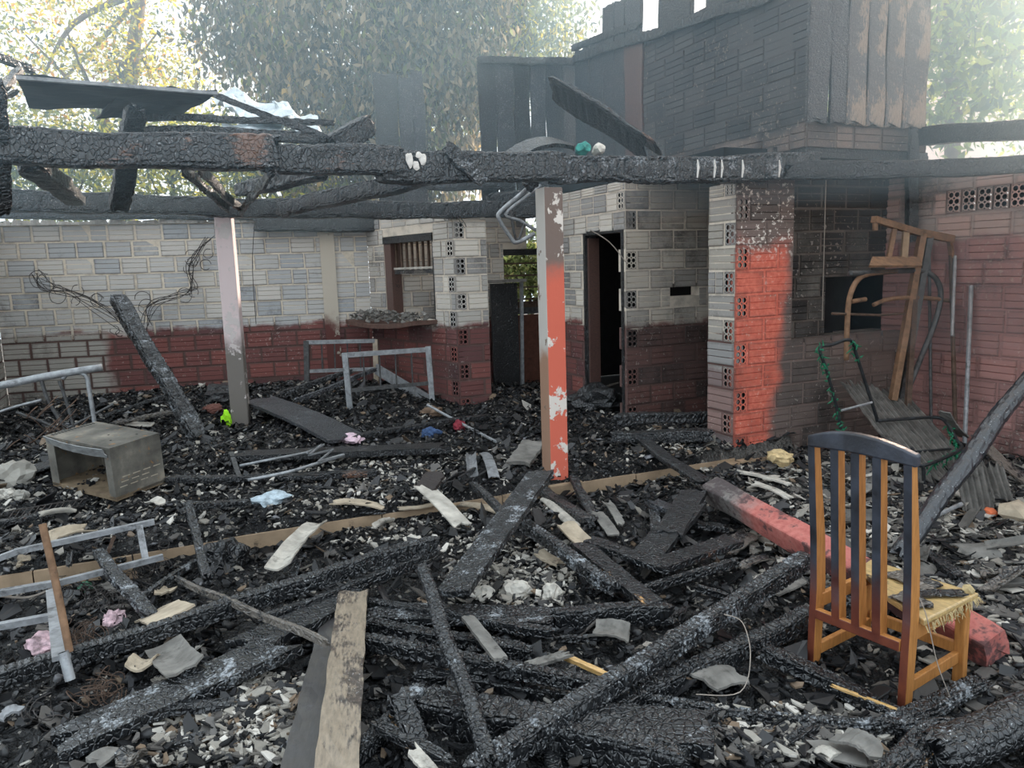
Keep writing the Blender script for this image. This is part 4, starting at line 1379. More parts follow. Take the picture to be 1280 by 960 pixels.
GOLD = [(196, 190, 60), (220, 196, 40), (150, 150, 70), (120, 122, 84), (206, 150, 50)]
GREYLEAF = [(128, 116, 96), (156, 142, 118), (96, 90, 74), (120, 124, 76), (186, 160, 100)]
GREEN = [(136, 146, 80), (110, 122, 74), (176, 180, 70), (90, 98, 66)]
HAZY = [(150, 176, 90), (176, 196, 110), (196, 204, 90), (120, 150, 96)]

tree('tall airy tree with golden green leaves behind the far end of the back wall', tuple(pd(150, 420, 13.5) * (1, 1, 0)),
     [blob(60, 40, 13, 1.7, 1.6, 1.0), blob(150, 120, 14, 1.7, 1.5, 0.9), blob(20, 150, 13, 1.0, 1.2, 1.0), blob(190, 60, 14, 1.0, 1.2, 1.2), blob(215, 130, 14.5, 0.7, 1.0, 0.7), blob(90, -80, 14, 2.4, 1.6, 1.2)],
     12500, (0.06, 0.135), GOLD, [3, 3, 2, 3, 1], 0.3, [pd(160, 420, 13.5), pd(158, 200, 13.5), pd(164, 90, 13.6), pd(176, -10, 13.8)], M_BARK, 3, 9)
tree('big scorched tree with drooping grey leaves behind the narrow board pair', tuple(pd(505, 420, 12.5) * (1, 1, 0)),
     [blob(440, 60, 12, 1.6, 1.3, 1.2), blob(520, 130, 12.4, 1.3, 1.2, 1.6), blob(400, 170, 12.5, 1.1, 1.2, 1.2), blob(560, 40, 12.5, 1.2, 1.1, 1.2), blob(330, 40, 12.8, 1.2, 1.0, 1.0), blob(290, 30, 13, 0.7, 1.0, 0.8), blob(450, -80, 12.5, 2.4, 1.5, 1.0), blob(480, 220, 12.6, 1.6, 1.0, 0.8)],
     33000, (0.09, 0.19), GREYLEAF, [4, 4, 3, 2, 0.5], 2.0, [pd(505, 420, 12.5), pd(500, 200, 12.5), pd(490, 90, 12.5), pd(480, -20, 12.6)], M_BARK_DARK, 5, 8, r=0.24)
tree('dense yellow green tree rising behind the wide board panel', tuple(pd(640, 420, 14.5) * (1, 1, 0)),
     [blob(630, 40, 14, 1.3, 1.2, 1.2), blob(680, 20, 14.5, 0.8, 1.0, 1.0), blob(560, 140, 14.5, 0.8, 1.0, 1.2), blob(610, 90, 14.4, 1.0, 1.0, 0.9), blob(620, -70, 14.5, 1.8, 1.2, 0.9)],
     15000, (0.08, 0.16), [(150, 152, 70), (126, 130, 84), (206, 190, 60), (110, 112, 76)], [3, 4, 1.2, 3], 1.0, [pd(640, 420, 14.5), pd(640, 200, 14.5), pd(645, 80, 14.5), pd(650, -20, 14.6)], M_BARK_DARK, 7, 6)
tree('hazy light green tree beyond the right wall', tuple(pd(1200, 420, 15) * (1, 1, 0)),
     [blob(1240, 110, 15, 1.5, 1.4, 1.0), blob(1200, 40, 15.4, 1.2, 1.2, 0.8), blob(1290, 30, 15, 1.5, 1.4, 1.2), blob(1170, 130, 15.4, 0.6, 1.0, 0.6), blob(1260, -70, 15, 2.2, 1.4, 1.0), blob(1360, 100, 14.5, 2.0, 1.5, 1.6)],
     9000, (0.08, 0.17), HAZY, [3, 3, 2, 3], 0.5, [pd(1192, 420, 15), pd(1190, 150, 15), pd(1186, 40, 15), pd(1190, -30, 15.2)], M_BARK, 11, 7)
tree('leafy tree added to shade the ruin, farther along the right wall', tuple(uv(11.5, 9.5, 0)),
     [(tuple(uv(11.0, 9.0, 5.2)), (2.2, 2.2, 2.0)), (tuple(uv(12.0, 10.0, 7.2)), (2.2, 2.2, 1.8)), (tuple(uv(9.6, 10.5, 4.2)), (1.6, 1.6, 1.5))],
     9000, (0.16, 0.3), HAZY, [3, 2, 1, 3], 0.5, [uv(11.5, 9.5, 0), uv(11.4, 9.5, 3), uv(11.5, 9.6, 6)], M_BARK, 13, 6)  # extra tree put in to keep direct sun off the building
for i, (px, lab) in enumerate(((60, 'sunlit yellow green bush behind the back wall, at its far end'), (215, 'sunlit yellow green bush behind the back wall, between far end and white post'), (360, 'sunlit yellow green bush behind the back wall, past the white post'))):
    tree(lab, tuple(pd(px, 330, 12.2 + 0.3 * i) * (1, 1, 0)), [blob(px, 235, 12.2, 1.2, 0.8, 0.7), blob(px - 40, 180, 12.6, 0.9, 0.8, 0.6), blob(px + 45, 200, 12.6, 0.9, 0.7, 0.6)],
         4200, (0.08, 0.15), [(176, 176, 60), (120, 130, 70), (206, 196, 70), (96, 104, 66)], [3, 3, 2, 3], 0.3, [pd(px, 400, 12.4), pd(px + 5, 300, 12.4), pd(px, 220, 12.4)], M_BARK_DARK, 20 + i, 4, 'bush', 0.05)
tree('green bush seen through the barred opening at the end of the passage', tuple(pd(665, 420, 12.0) * (1, 1, 0)), [blob(660, 340, 12, 0.8, 0.7, 0.5), blob(640, 330, 12.4, 0.8, 0.7, 0.6)],
     2600, (0.1, 0.17), [(120, 134, 84), (88, 98, 62), (160, 160, 110)], [3, 3, 1], 0.6, [pd(665, 420, 12), pd(662, 380, 12), pd(660, 340, 12)], M_BARK_DARK, 31, 4, 'bush', 0.05)

# ------------------------------------------------------------------ haze volumes added to imitate veiling glare over the ruin
hm = bpy.data.materials.new('glare_haze')
hm.use_nodes = True
hm.node_tree.nodes.clear()
ho = hm.node_tree.nodes.new('ShaderNodeOutputMaterial')
hv = hm.node_tree.nodes.new('ShaderNodeVolumeScatter')
hv.inputs['Color'].default_value = (0.55, 0.83, 1.0, 1)
hv.inputs['Density'].default_value = 0.030
hv.inputs['Anisotropy'].default_value = 0.42
hm.node_tree.links.new(hv.outputs[0], ho.inputs['Volume'])
mb = MB().box((-12, 2.2, 2.0), (12, 16.0, 9.5))
hz = link('glare_haze', mesh_data('glare_haze', mb.v, mb.f, hm))
hz.rotation_euler = (0, 0, ANG)
tag(hz, 'thin bluish haze volume imitating lens glare over the roof timbers', 'haze', None, 'stuff')
hm3 = hm.copy(); hm3.name = 'glare_haze_high'
hm3.node_tree.nodes['Volume Scatter'].inputs['Density'].default_value = 0.14
mb = MB().box((3.9, 1.0, 2.02), (9.0, 8.2, 9.4))
hz = link('glare_haze', mesh_data('glare_haze', mb.v, mb.f, hm3))
hz.rotation_euler = (0, 0, ANG)
tag(hz, 'thicker bluish haze volume imitating glare in front of the upper storey', 'haze', None, 'stuff')
hm2 = hm.copy(); hm2.name = 'glare_haze_low'
hm2.node_tree.nodes['Volume Scatter'].inputs['Density'].default_value = 0.16
mb = MB().box((4.8, 0.4, 0.9), (6.0, 4.7, 1.98))
hz = link('glare_haze', mesh_data('glare_haze', mb.v, mb.f, hm2))
hz.rotation_euler = (0, 0, ANG)
tag(hz, 'haze volume imitating glare in front of the pink right wall', 'haze', None, 'stuff')

# ------------------------------------------------------------------ burnt timbers lying in the yard and on the slab
def tb(x0, y0, d0, x1, y1, d1, w, h, mat, label, name='charred_timber', cat='timber', **k):
    return timber(name, pg(x0, y0, d0), pg(x1, y1, d1), w, h, mat, label, cat, kind='thing', **k)


def bd(x0, y0, d0, x1, y1, d1, w, t, mat, label, name='charred_board', cat='board', **k):
    return board(name, pg(x0, y0, d0), pg(x1, y1, d1), w, t, mat, label, cat, kind='thing', **k)


G8 = dict(ds=0.011)
tb(590, 968, 0.12, 1006, 700, 0.20, 0.085, 0.085, CH_ASH, 'long cracked charred beam slanting across the yard to the chair, upper of two', cell=0.034, ncirc=9, amp=0.010, **G8)
tb(700, 925, 0.05, 1010, 768, 0.10, 0.085, 0.085, CH, 'cracked charred beam lying beside and below the long slanting one', cell=0.034, ncirc=9, amp=0.010, **G8)
tb(-60, 868, 0.12, 545, 678, 0.20, 0.075, 0.085, CH, 'very long charred beam on the yard ending near the step, cracked on top', cell=0.032, ncirc=12, amp=0.008, **G8)
tb(330, 777, 0.10, 548, 690, 0.14, 0.035, 0.06, CH_BROWN, 'thin brown edged batten along the underside of the very long beam', amp=0.003, cell=0.05, ds=0.02)
bd(88, 925, 0.06, 352, 808, 0.10, 0.19, 0.045, CH_ASH, 'wide charred board with ash streaks at bottom left, its sharp tip towards us', rag=0.06)
bd(300, 812, 0.09, 452, 742, 0.12, 0.17, 0.04, CH, 'broad charred board between the very long beam and the worn plank', rag=0.05)
tb(218, 722, 0.16, 404, 804, 0.20, 0.022, 0.035, CH_GREY, 'thin dark lath crossing over the very long beam', amp=0.002, cell=0.06, ncirc=4, ds=0.02)
bd(441, 742, 0.13, 418, 985, 0.17, 0.135, 0.03, M_WORN, 'worn pale brown plank pointing towards us at bottom, unburnt in the middle', rag=0.02, roll=-0.1)
bd(424, 765, 0.08, 372, 985, 0.10, 0.14, 0.03, M_DARKBOARD, 'dark grey plank lying under the worn pale one', rag=0.02, roll=0.12)
tb(528, 708, 0.22, 612, 952, 0.17, 0.062, 0.062, CH, 'slender ribbed charred stick pointing at us right of the worn plank', cell=0.022, ncirc=3, amp=0.007, ds=0.009, expo=0.8)
bd(566, 742, 0.16, 676, 592, 0.34, 0.17, 0.03, CH_ASH, 'ash flecked charred board leaning from the yard up to the orange post', rag=0.02, roll=-0.15)
tb(652, 650, 0.12, 768, 738, 0.10, 0.075, 0.075, CH_ASH, 'charred beam slanting down from the foot of the orange post', cell=0.032, ncirc=9, amp=0.008, **G8)
bd(725, 682, 0.12, 818, 758, 0.10, 0.10, 0.04, CH_END, 'charred board with a pale broken end, next to the beam from the post foot', rag=0.01)
bd(800, 705, 0.10, 866, 630, 0.16, 0.17, 0.03, CH, 'wide charred board piece in the middle of the yard heap', rag=0.03)
bd(738, 676, 0.11, 838, 712, 0.14, 0.10, 0.03, CH, 'charred board with a pale brown edge under the wide piece', rag=0.02)
bd(822, 708, 0.14, 916, 676, 0.14, 0.13, 0.035, CH_BROWN, 'flat charred board with a brown rim, reaching towards the fallen post', rag=0.02)
bd(836, 668, 0.12, 868, 615, 0.16, 0.16, 0.03, CH_FAR, 'sooty flat board standing up a little behind the heap', rag=0.03)
tb(806, 736, 0.07, 920, 702, 0.10, 0.05, 0.05, CH, 'short charred stick in front of the heap of boards', cell=0.03, ncirc=7)
bd(816, 628, 0.10, 846, 640, 0.10, 0.10, 0.03, CH_SMOOTH, 'small grey charred block left of the heap')
tb(822, 678, 0.05, 818, 632, 0.05, 0.07, 0.03, CH_ASH, 'short flaky charred batten lying away from us among the boards', cell=0.03)
bd(868, 655, 0.10, 905, 660, 0.10, 0.08, 0.03, CH, 'short charred board end near the grey end of the fallen post')
tb(800, 548, 0.06, 880, 604, 0.08, 0.12, 0.04, CH, 'charred board running from the slab over the step towards the fallen post', amp=0.004)
tb(462, 752, 0.08, 692, 792, 0.09, 0.05, 0.05, CH_BROWN, 'brown edged charred batten lying across behind the ribbed stick', amp=0.004, cell=0.04, **G8)
bd(462, 765, 0.05, 690, 772, 0.06, 0.17, 0.03, CH_ASH, 'flat ashy board lying across under the brown edged batten', rag=0.04)
tb(450, 800, 0.08, 765, 862, 0.08, 0.065, 0.065, CH, 'long charred beam across the yard, ending under the long slanting one', cell=0.035, ncirc=9, amp=0.008, **G8)
tb(455, 782, 0.05, 660, 812, 0.06, 0.07, 0.06, CH_FAR, 'black beam between the brown edged batten and the beam across', cell=0.035, ncirc=9, **G8)
bd(585, 772, 0.13, 626, 824, 0.11, 0.055, 0.015, ASHPLATE2, 'narrow grey strip of sheet leaning on the charred beams', rag=0.01)
tb(700, 818, 0.09, 765, 845, 0.09, 0.028, 0.022, M_TANWOOD, 'short split of raw tan wood against the long slanting beam', amp=0.002, cell=0.1, ncirc=4)
bd(660, 832, 0.10, 706, 818, 0.11, 0.05, 0.012, ASHPLATE2, 'small grey shard beside the split of raw wood')
tb(530, 880, 0.05, 862, 955, 0.06, 0.15, 0.13, CH, 'thick charred log with a sawn end at the bottom middle', cell=0.05, ncirc=12, amp=0.010, **G8)
bd(740, 905, 0.09, 890, 918, 0.09, 0.20, 0.05, CH, 'wide layered charred board beyond the thick sawn log', rag=0.03)
tb(520, 850, 0.02, 742, 872, 0.03, 0.07, 0.08, CH_FAR, 'black beam deep in the pile behind the thick sawn log', cell=0.04)
tb(690, 772, 0.05, 838, 770, 0.06, 0.08, 0.10, CH_FAR, 'short thick black beam lying level below the pale broken board', cell=0.05, ncirc=9)
tb(494, 872, 0.14, 522, 940, 0.05, 0.09, 0.09, CH_END, 'charred stub with a bright cut end, right of the worn plank', cell=0.03, ncirc=8, amp=0.010, **G8)
tb(470, 905, 0.10, 560, 955, 0.08, 0.05, 0.035, CH_END, 'curved split stick with a pale tan edge, at bottom left of the ribbed stick', cell=0.08, ncirc=5, amp=0.004)
tb(440, 952, 0.04, 530, 860, 0.05, 0.07, 0.06, CH_ASH, 'cracked charred beam slanting behind the worn plank near the bottom', cell=0.03, ncirc=8, **G8)
bd(516, 938, 0.14, 540, 965, 0.14, 0.045, 0.012, ASHPLATE, 'small pale shard at the bottom beside the split stick')
tb(560, 868, 0.04, 590, 812, 0.06, 0.06, 0.05, CH, 'short charred beam lying away from us beside the ribbed stick', cell=0.03, ncirc=8)
# around the chair
tb(810, 880, 0.05, 1236, 908, 0.06, 0.075, 0.07, CH_ASH, 'knobbly charred log lying in front of the chair legs', cell=0.026, ncirc=9, amp=0.012, expo=0.8, sag=0.03, **G8)
tb(955, 815, 0.08, 1128, 896, 0.04, 0.085, 0.07, CH, 'charred beam passing under the chair back', cell=0.04, ncirc=8, amp=0.007, **G8)
tb(1046, 858, 0.085, 1128, 892, 0.055, 0.02, 0.012, M_TANWOOD, 'long pale splinter lying on the beam under the chair', amp=0.001, cell=0.1, ncirc=4, ds=0.03)
tb(1110, 905, 0.05, 1224, 855, 0.05, 0.10, 0.06, CH_ASH, 'scaly charred log lying beside the front chair leg', cell=0.022, ncirc=12, amp=0.010, expo=0.85, **G8)
tb(1100, 985, 0.08, 1170, 920, 0.10, 0.12, 0.11, CH_END, 'stub of a scaly charred log with a tan end at the bottom edge', cell=0.024, ncirc=12, amp=0.012, expo=0.9, **G8)
tb(1165, 945, 0.10, 1345, 870, 0.12, 0.15, 0.14, CH, 'thick black charred log in the bottom corner by the chair', cell=0.05, ncirc=8, amp=0.006, expo=0.9, **G8)
tb(1016, 935, 0.05, 1090, 950, 0.06, 0.11, 0.012, ASHPLATE2, 'grey roofing piece with folded edge at the bottom, before the knobbly log', amp=0.001, cell=0.2, ncirc=4)
bd(1050, 920, 0.09, 1096, 940, 0.10, 0.10, 0.010, ASHPLATE2, 'broken grey ridge tile piece at the bottom right of the knobbly log', bend=-0.02)
tb(1010, 920, 0.04, 1070, 962, 0.05, 0.02, 0.03, CH_FAR, 'black batten edge lying under the grey roofing piece', amp=0.001, cell=0.2, ncirc=4)
tb(1122, 692, 0.10, 1300, 455, 1.02, 0.105, 0.105, m_char('charred_pole', 0.02, None, 0, (95, 98, 104), (30, 32, 36), crack=0.3), 'long burnt pole leaning against the right wall', name='leaning_pole', amp=0.004, cell=0.09, ncirc=8, expo=1.0, ds=0.02)
tb(1146, 680, 0.06, 1200, 722, 0.05, 0.07, 0.05, CH_FAR, 'short charred beam under the leaning pole', cell=0.05)
bd(925, 590, 0.12, 985, 605, 0.06, 0.06, 0.012, ASHPLATE, 'pale curved tile strip in the heap before the low wall', bend=-0.01)
# on the slab
timber('leaning_timber', pd(146, 372, 8.35), pg(250, 548, 0.0), 0.17, 0.12, CH_ASH, 'charred post leaning askew before the back wall', 'timber', cell=0.05, ncirc=8, amp=0.016, ds=0.018, kind='thing')
bd(322, 500, 0.16, 432, 548, 0.06, 0.36, 0.03, CH_SMOOTH, 'wide charred sheet of wood sloping off the heap by the white post', bend=-0.03, rag=0.05)
bd(300, 570, 0.07, 555, 560, 0.09, 0.20, 0.05, CH, 'long wide charred board lying along the slab under the zigzag springs', rag=0.06)
tb(210, 600, 0.04, 470, 592, 0.05, 0.10, 0.05, CH_BROWN, 'long charred beam on the slab with a thin brown edge', cell=0.05, ds=0.02)
tb(440, 545, 0.06, 610, 520, 0.06, 0.10, 0.05, CH_FAR, 'charred board lying before the brick corner pier', cell=0.05, ds=0.02)
tb(370, 500, 0.20, 470, 462, 0.36, 0.07, 0.05, CH_SMOOTH, 'grey charred beam lying on the heap under the rear bed frame', cell=0.05, ds=0.02)
tb(352, 492, 0.18, 440, 464, 0.30, 0.06, 0.06, CH_FAR, 'black charred beam lying behind the grey one on the heap', cell=0.05, ds=0.02)
tb(130, 520, 0.10, 215, 492, 0.20, 0.05, 0.05, CH, 'burnt branch leaning left of the askew post, upper of two', cell=0.05, ds=0.02, expo=0.9)
tb(140, 530, 0.06, 225, 512, 0.14, 0.05, 0.05, CH_GREY, 'burnt branch leaning left of the askew post, lower of two', cell=0.05, ds=0.02, expo=0.9)
tb(236, 628, 0.16, 260, 725, 0.10, 0.05, 0.06, CH, 'charred stick standing askew over the step right of the metal box', cell=0.03, ds=0.014)
tb(232, 634, 0.10, 310, 628, 0.06, 0.09, 0.05, CH, 'short charred timber joined to the askew stick by the box', cell=0.04, ds=0.016)
tb(120, 690, 0.12, 190, 770, 0.08, 0.07, 0.05, CH_ASH, 'cracked charred beam lying in the wire tangle, pointing at us', cell=0.03, ds=0.014)
tb(170, 752, 0.06, 245, 700, 0.08, 0.045, 0.045, CH_ASH, 'thin cracked charred stick rising to the step by the wire tangle', cell=0.03, ds=0.014)
tb(590, 605, 0.06, 640, 650, 0.10, 0.06, 0.05, CH_FAR, 'dark charred stick on the slab behind the curled grey plate', cell=0.03, ds=0.014)
tb(678, 612, 0.06, 735, 655, 0.04, 0.085, 0.06, CH, 'charred beam end lying over the step at the orange post', cell=0.04, ds=0.016)
tb(715, 598, 0.02, 745, 650, 0.05, 0.07, 0.05, CH_FAR, 'dark charred timber right of the orange post plinth', cell=0.04, ds=0.016)
tb(765, 545, 0.10, 890, 545, 0.10, 0.14, 0.10, CH_FAR, 'black charred beam lying along the foot of the door front wall', cell=0.05, ds=0.02)
tb(770, 525, 0.16, 888, 520, 0.16, 0.10, 0.10, CH_FAR, 'second black beam piled behind at the foot of the door front wall', cell=0.05, ds=0.02)
bd(648, 580, 0.05, 668, 552, 0.10, 0.20, 0.03, ASHPLATE2, 'grey square board leaning in the ash left of the orange post')
tb(-10, 655, 0.05, 62, 640, 0.05, 0.08, 0.04, CH_BROWN, 'charred timber end on the slab in front of the metal box', cell=0.05, ds=0.02)
tb(30, 590, 0.05, 75, 575, 0.08, 0.25, 0.03, CH_FAR, 'dark charred board beside the open side of the metal box', cell=0.06, ds=0.03)
# many short broken ends, nothing tells them apart
FR = [(700, 800), (640, 860), (770, 805), (905, 745), (930, 700), (980, 660), (860, 760), (300, 880), (200, 935), (150, 700), (90, 690), (330, 690), (480, 640), (520, 600), (420, 610), (560, 560),
      (620, 560), (760, 590), (840, 580), (900, 640), (950, 760), (985, 930), (930, 940), (640, 930), (690, 945), (260, 560), (330, 545), (100, 540), (40, 570), (500, 530), (1010, 610), (1050, 690), (1160, 640), (1200, 680), (1080, 760), (1240, 640), (740, 740), (610, 720), (360, 740), (20, 700)]
for i, (x, y) in enumerate(FR):
    a = rnd.uniform(0, 6.28)
    p = pg(x, y, 0.025)
    ln = rnd.uniform(0.10, 0.26)
    q = p + np.array([math.cos(a) * ln, math.sin(a) * ln, rnd.uniform(-0.01, 0.05)])
    where = ('on the slab left of the white post' if x < 270 and y < 620 else 'on the slab between the two standing posts' if x < 690 and y < 625 else 'left of the fallen post' if y < 660 and x < 960 else
             'along the step left of the orange post' if y < 725 and x < 560 else 'in the bottom left of the yard' if x < 420 else 'in the tile heap behind the chair' if x > 1000 and y < 800 else 'in the yard pile')
    timber('charred_fragment', p, q, rnd.uniform(0.03, 0.07), rnd.uniform(0.02, 0.045), rnd.choice([CH, CH_FAR, CH_ASH, CH_BROWN]),
           'short broken charred wood fragment lying loose ' + where, 'fragment', group='charred fragments ' + where, ds=0.02, cell=0.03, kind='thing')

# ------------------------------------------------------------------ the wooden chair
WOOD = NT('chair_wood', 0.45, 0.4)
_v = WOOD.coord('Object', (14, 14, 2.2))
WOOD.color(WOOD.ramp(WOOD.noise(_v, 5, 5, 0.6), [(0.3, lin(158, 104, 54)), (0.7, lin(194, 134, 74))]))
WOOD = WOOD.m
t = NT('chair_scorched', 0.4, 0.5)
zz = t.sep(t.coord('World'))[2]
nn = t.noise(t.coord('World'), 9, 4, 0.6)
k_ = t.math('ADD', zz, t.math('MULTIPLY', t.math('SUBTRACT', nn, 0.5), 0.3))
t.color(t.mix(t.step(k_, 0.12, 0.42), t.ramp(nn, [(0.3, lin(84, 40, 32)), (0.7, lin(120, 64, 44))]), t.ramp(nn, [(0.3, lin(28, 28, 32)), (0.7, lin(62, 66, 76))])))
t.bump(t.noise(t.coord('World'), 60, 3), 0.3, 0.004)
SCORCH = t.m
BRp = pz(1131, 890, -0.14)
cxd = np.array([0.56, -0.828, 0]); cyd = np.array([0.828, 0.56, 0])
CW, CD = 0.40, 0.42
Mc = Matrix(((cxd[0], cyd[0], 0, BRp[0]), (cxd[1], cyd[1], 0, BRp[1]), (0, 0, 1, -0.178), (0, 0, 0, 1)))
chair = empty('wooden_chair', (0, 0, 0))
chair.matrix_basis = Mc
tag(chair, 'orange brown wooden chair with scorched black slatted back and burnt seat', 'chair', None, 'thing')


def cpart(name, boxes, parent=chair, back=True, mats=None, bev=0.004):
    mb = MB()
    for bx in boxes: mb.add(*bx) if len(bx) == 2 and len(bx[0]) != 3 else mb.box(*bx)
    me = mesh_data(name, mb.v, mb.f, mats or [WOOD, SCORCH])
    if back:
        for p in me.polygons:
            if p.normal[1] < -0.7: p.material_index = 1
    o = link(name, me, parent)
    if bev:
        b_ = o.modifiers.new('bevel', 'BEVEL'); b_.width = bev; b_.segments = 2; b_.limit_method = 'ANGLE'
    return o


def prism(pts0, pts1):
    n = len(pts0)
    return (list(pts0) + list(pts1), [tuple(range(n))[::-1], tuple(range(n, 2 * n))] + [(i, (i + 1) % n, n + (i + 1) % n, n + i) for i in range(n)])


pw_, pdp = 0.034, 0.062
for x in (0.0, -CW):
    secs = [(0.0, 0.0, 0.8), (0.40, 0.01, 1.05), (0.62, 0.0, 1.0), (1.03, -0.035, 0.62)]
    for (z0, y0, k0), (z1, y1, k1) in zip(secs[:-1], secs[1:]): pass
    mb = MB()
    V = []
    for z, y, k in secs: V += [(x - pw_, y, z), (x, y, z), (x, y + pdp * k, z), (x - pw_, y + pdp * k, z)]
    Fq = [(0, 3, 2, 1), (12, 13, 14, 15)]
    for s in range(3):
        for i in range(4): Fq.append((s * 4 + i, s * 4 + (i + 1) % 4, s * 4 + 4 + (i + 1) % 4, s * 4 + 4 + i))
    cpart('rear_leg', [(V, Fq)])
for x in (0.012, -CW - 0.012):
    z0 = 0.0
    o = cpart('front_leg', [((x - 0.042, CD, z0), (x, CD + 0.042, 0.37))], back=False)
# crest: an arched block, thicker at its middle
N = 11
bt, tp = [], []
V, Fq = [], []
for i in range(N):
    s = i / (N - 1)
    x = -CW - pw_ - 0.006 + (CW + pw_ + 0.018) * s
    arch = 1 - (2 * s - 1) ** 2
    y = -0.032 - 0.028 * arch
    zb, zt = 1.015 + 0.018 * arch, 1.062 + 0.050 * arch
    V += [(x, y, zb), (x, y, zt), (x, y + 0.038, zt), (x, y + 0.038, zb)]
for i in range(N - 1):
    for k in range(4): Fq.append((i * 4 + k, i * 4 + (k + 1) % 4, i * 4 + 4 + (k + 1) % 4, i * 4 + 4 + k))
Fq += [(3, 2, 1, 0), (N * 4 - 4, N * 4 - 3, N * 4 - 2, N * 4 - 1)]
me = mesh_data('crest_rail', V, Fq, [SCORCH, WOOD])
for p in me.polygons:
    if p.normal[0] > 0.6: p.material_index = 1
o = link('crest_rail', me, chair); b_ = o.modifiers.new('bevel', 'BEVEL'); b_.width = 0.008; b_.segments = 3; b_.limit_method = 'ANGLE'
for k in range(3):
    x = -CW * 0.5 - pw_ * 0.5 + (k - 1) * 0.088
    V = [(x - 0.019, 0.0, 0.30), (x + 0.019, 0.0, 0.30), (x + 0.019, 0.052, 0.30), (x - 0.019, 0.052, 0.30),
         (x - 0.019, -0.048, 1.035), (x + 0.019, -0.048, 1.035), (x + 0.019, -0.002, 1.035), (x - 0.019, -0.002, 1.035)]
    cpart('back_slat', [(V, [(0, 3, 2, 1), (4, 5, 6, 7), (0, 1, 5, 4), (1, 2, 6, 5), (2, 3, 7, 6), (3, 0, 4, 7)])])
cpart('lower_back_rail', [((-CW, 0.0, 0.27), (-pw_, 0.030, 0.312))])
cpart('side_stretcher', [((-0.030, 0.05, 0.095), (-0.006, CD + 0.01, 0.145))], back=False)
cpart('side_stretcher', [((-CW - 0.02, 0.05, 0.095), (-CW + 0.004, CD + 0.01, 0.145))], back=False)
cpart('front_stretcher', [((-CW, CD + 0.005, 0.13), (-0.02, CD + 0.03, 0.18))], back=False)
cpart('seat_apron', [((-CW, CD + 0.01, 0.31), (-0.02, CD + 0.035, 0.37)), ((-0.03, 0.05, 0.31), (-0.006, CD + 0.02, 0.372)), ((-CW - 0.02, 0.05, 0.31), (-CW + 0.004, CD + 0.02, 0.37))], back=False)
SEATW = m_char('burnt_seat_layers', 0.1, (190, 160, 108), 0.75, base=(60, 50, 40), crack=0.0)
st_ = bpy.data.objects.new('tmp', None)
V = []
for z in (0.375, 0.402):
    for (x, y) in ((-0.17, 0.16), (0.02, 0.07), (0.03, CD + 0.06), (-CW - 0.04, CD + 0.06), (-CW - 0.02, CD - 0.06)): V.append((x, y, z))
seat = link('seat', mesh_data('seat', V, [(4, 3, 2, 1, 0), (5, 6, 7, 8, 9)] + [(i, (i + 1) % 5, 5 + (i + 1) % 5, 5 + i) for i in range(5)], SEATW), chair)
b_ = seat.modifiers.new('bevel', 'BEVEL'); b_.width = 0.006; b_.segments = 2
FUZZ = m_plain('burnt_foam_fringe', lin(176, 156, 116), 0.9, 0, 0.4, 30)
mb = MB()
for i in range(70):
    if i < 50: x, y = 0.03, 0.06 + CD * rnd.random() ** 0.7
    else: x, y = 0.03 - (CW + 0.06) * rnd.random(), CD + 0.06
    L_ = 0.008 + 0.045 * rnd.random() ** 2.5
    mb.tube([(x, y, 0.385), (x + rnd.uniform(0, .015), y + rnd.uniform(-.01, .01), 0.375 - L_ * 0.6), (x + rnd.uniform(-.01, .02), y + rnd.uniform(-.02, .02), 0.37 - L_)], [0.003, 0.002, 0.001], 4)
fr = link('fringe', mesh_data('fringe', mb.v, mb.f, FUZZ), seat)
fr['kind'] = 'stuff'
lump('foam_knob', (0.0, CD + 0.03, 0.415), 0.022, FUZZ, parent=seat, flat=0.9, seed=3)
for i, (x0, y0, x1, y1, w__) in enumerate(((-0.16, 0.20, -0.02, 0.16, 0.10), (-0.30, 0.40, -0.08, 0.36, 0.12), (-0.12, 0.24, 0.0, 0.40, 0.06))):
    q = Mc @ Vector((x0, y0, 0.408)); r_ = Mc @ Vector((x1, y1, 0.412))
    board('charred_flake', q, r_, w__, 0.006, CH_GREY if i < 2 else CH, parent=seat, bend=-0.006, rag=0.03)

# ------------------------------------------------------------------ bed frames in the corner
def plane_pt(v): return lambda x, y: pv(x, y, v)


vf = to_uv(pz(438, 512, 0.14))[1]
P1 = plane_pt(vf)
bed = empty('bed_end', pg(485, 508)); tag(bed, 'front grey steel bed end with thin bars, standing by the brick corner pier', 'bed frame', 'burnt bed ends in the corner', 'thing')
MB().bar(P1(438, 514), P1(431, 441), 0.06, 0.045).build('leg', STEEL, bed)
MB().bar(P1(541, 508), P1(535, 433), 0.06, 0.045).build('leg', STEEL, bed)
MB().bar(P1(431, 444), P1(534, 437), 0.045, 0.05).build('top_rail', STEEL, bed)
MB().bar(P1(437, 488), P1(535, 479), 0.03, 0.04).build('lower_rail', STEEL_DARK, bed)
for k in range(4):
    x = 455 + k * 20
    MB().tube([P1(x - 1, 443 - k), P1(x + 1, 486 - k * 1.5)], 0.009, 6).build('bar', STEEL_DARK, bed)
vr = vf + 0.95
P2 = plane_pt(vr)
bed = empty('bed_end', pz(430, 490, 0.1)); tag(bed, 'rear rusty steel bed end standing before the cream corner post', 'bed frame', 'burnt bed ends in the corner', 'thing')
MB().bar(P2(384, 478), P2(383, 426), 0.06, 0.045).build('leg', STEEL_DARK, bed)
MB().bar(P2(471, 488), P2(469, 424), 0.06, 0.045).build('leg', m_plain('pale_tan_steel', lin(170, 156, 138), 0.6, 0.1, 0.3, 15), bed)
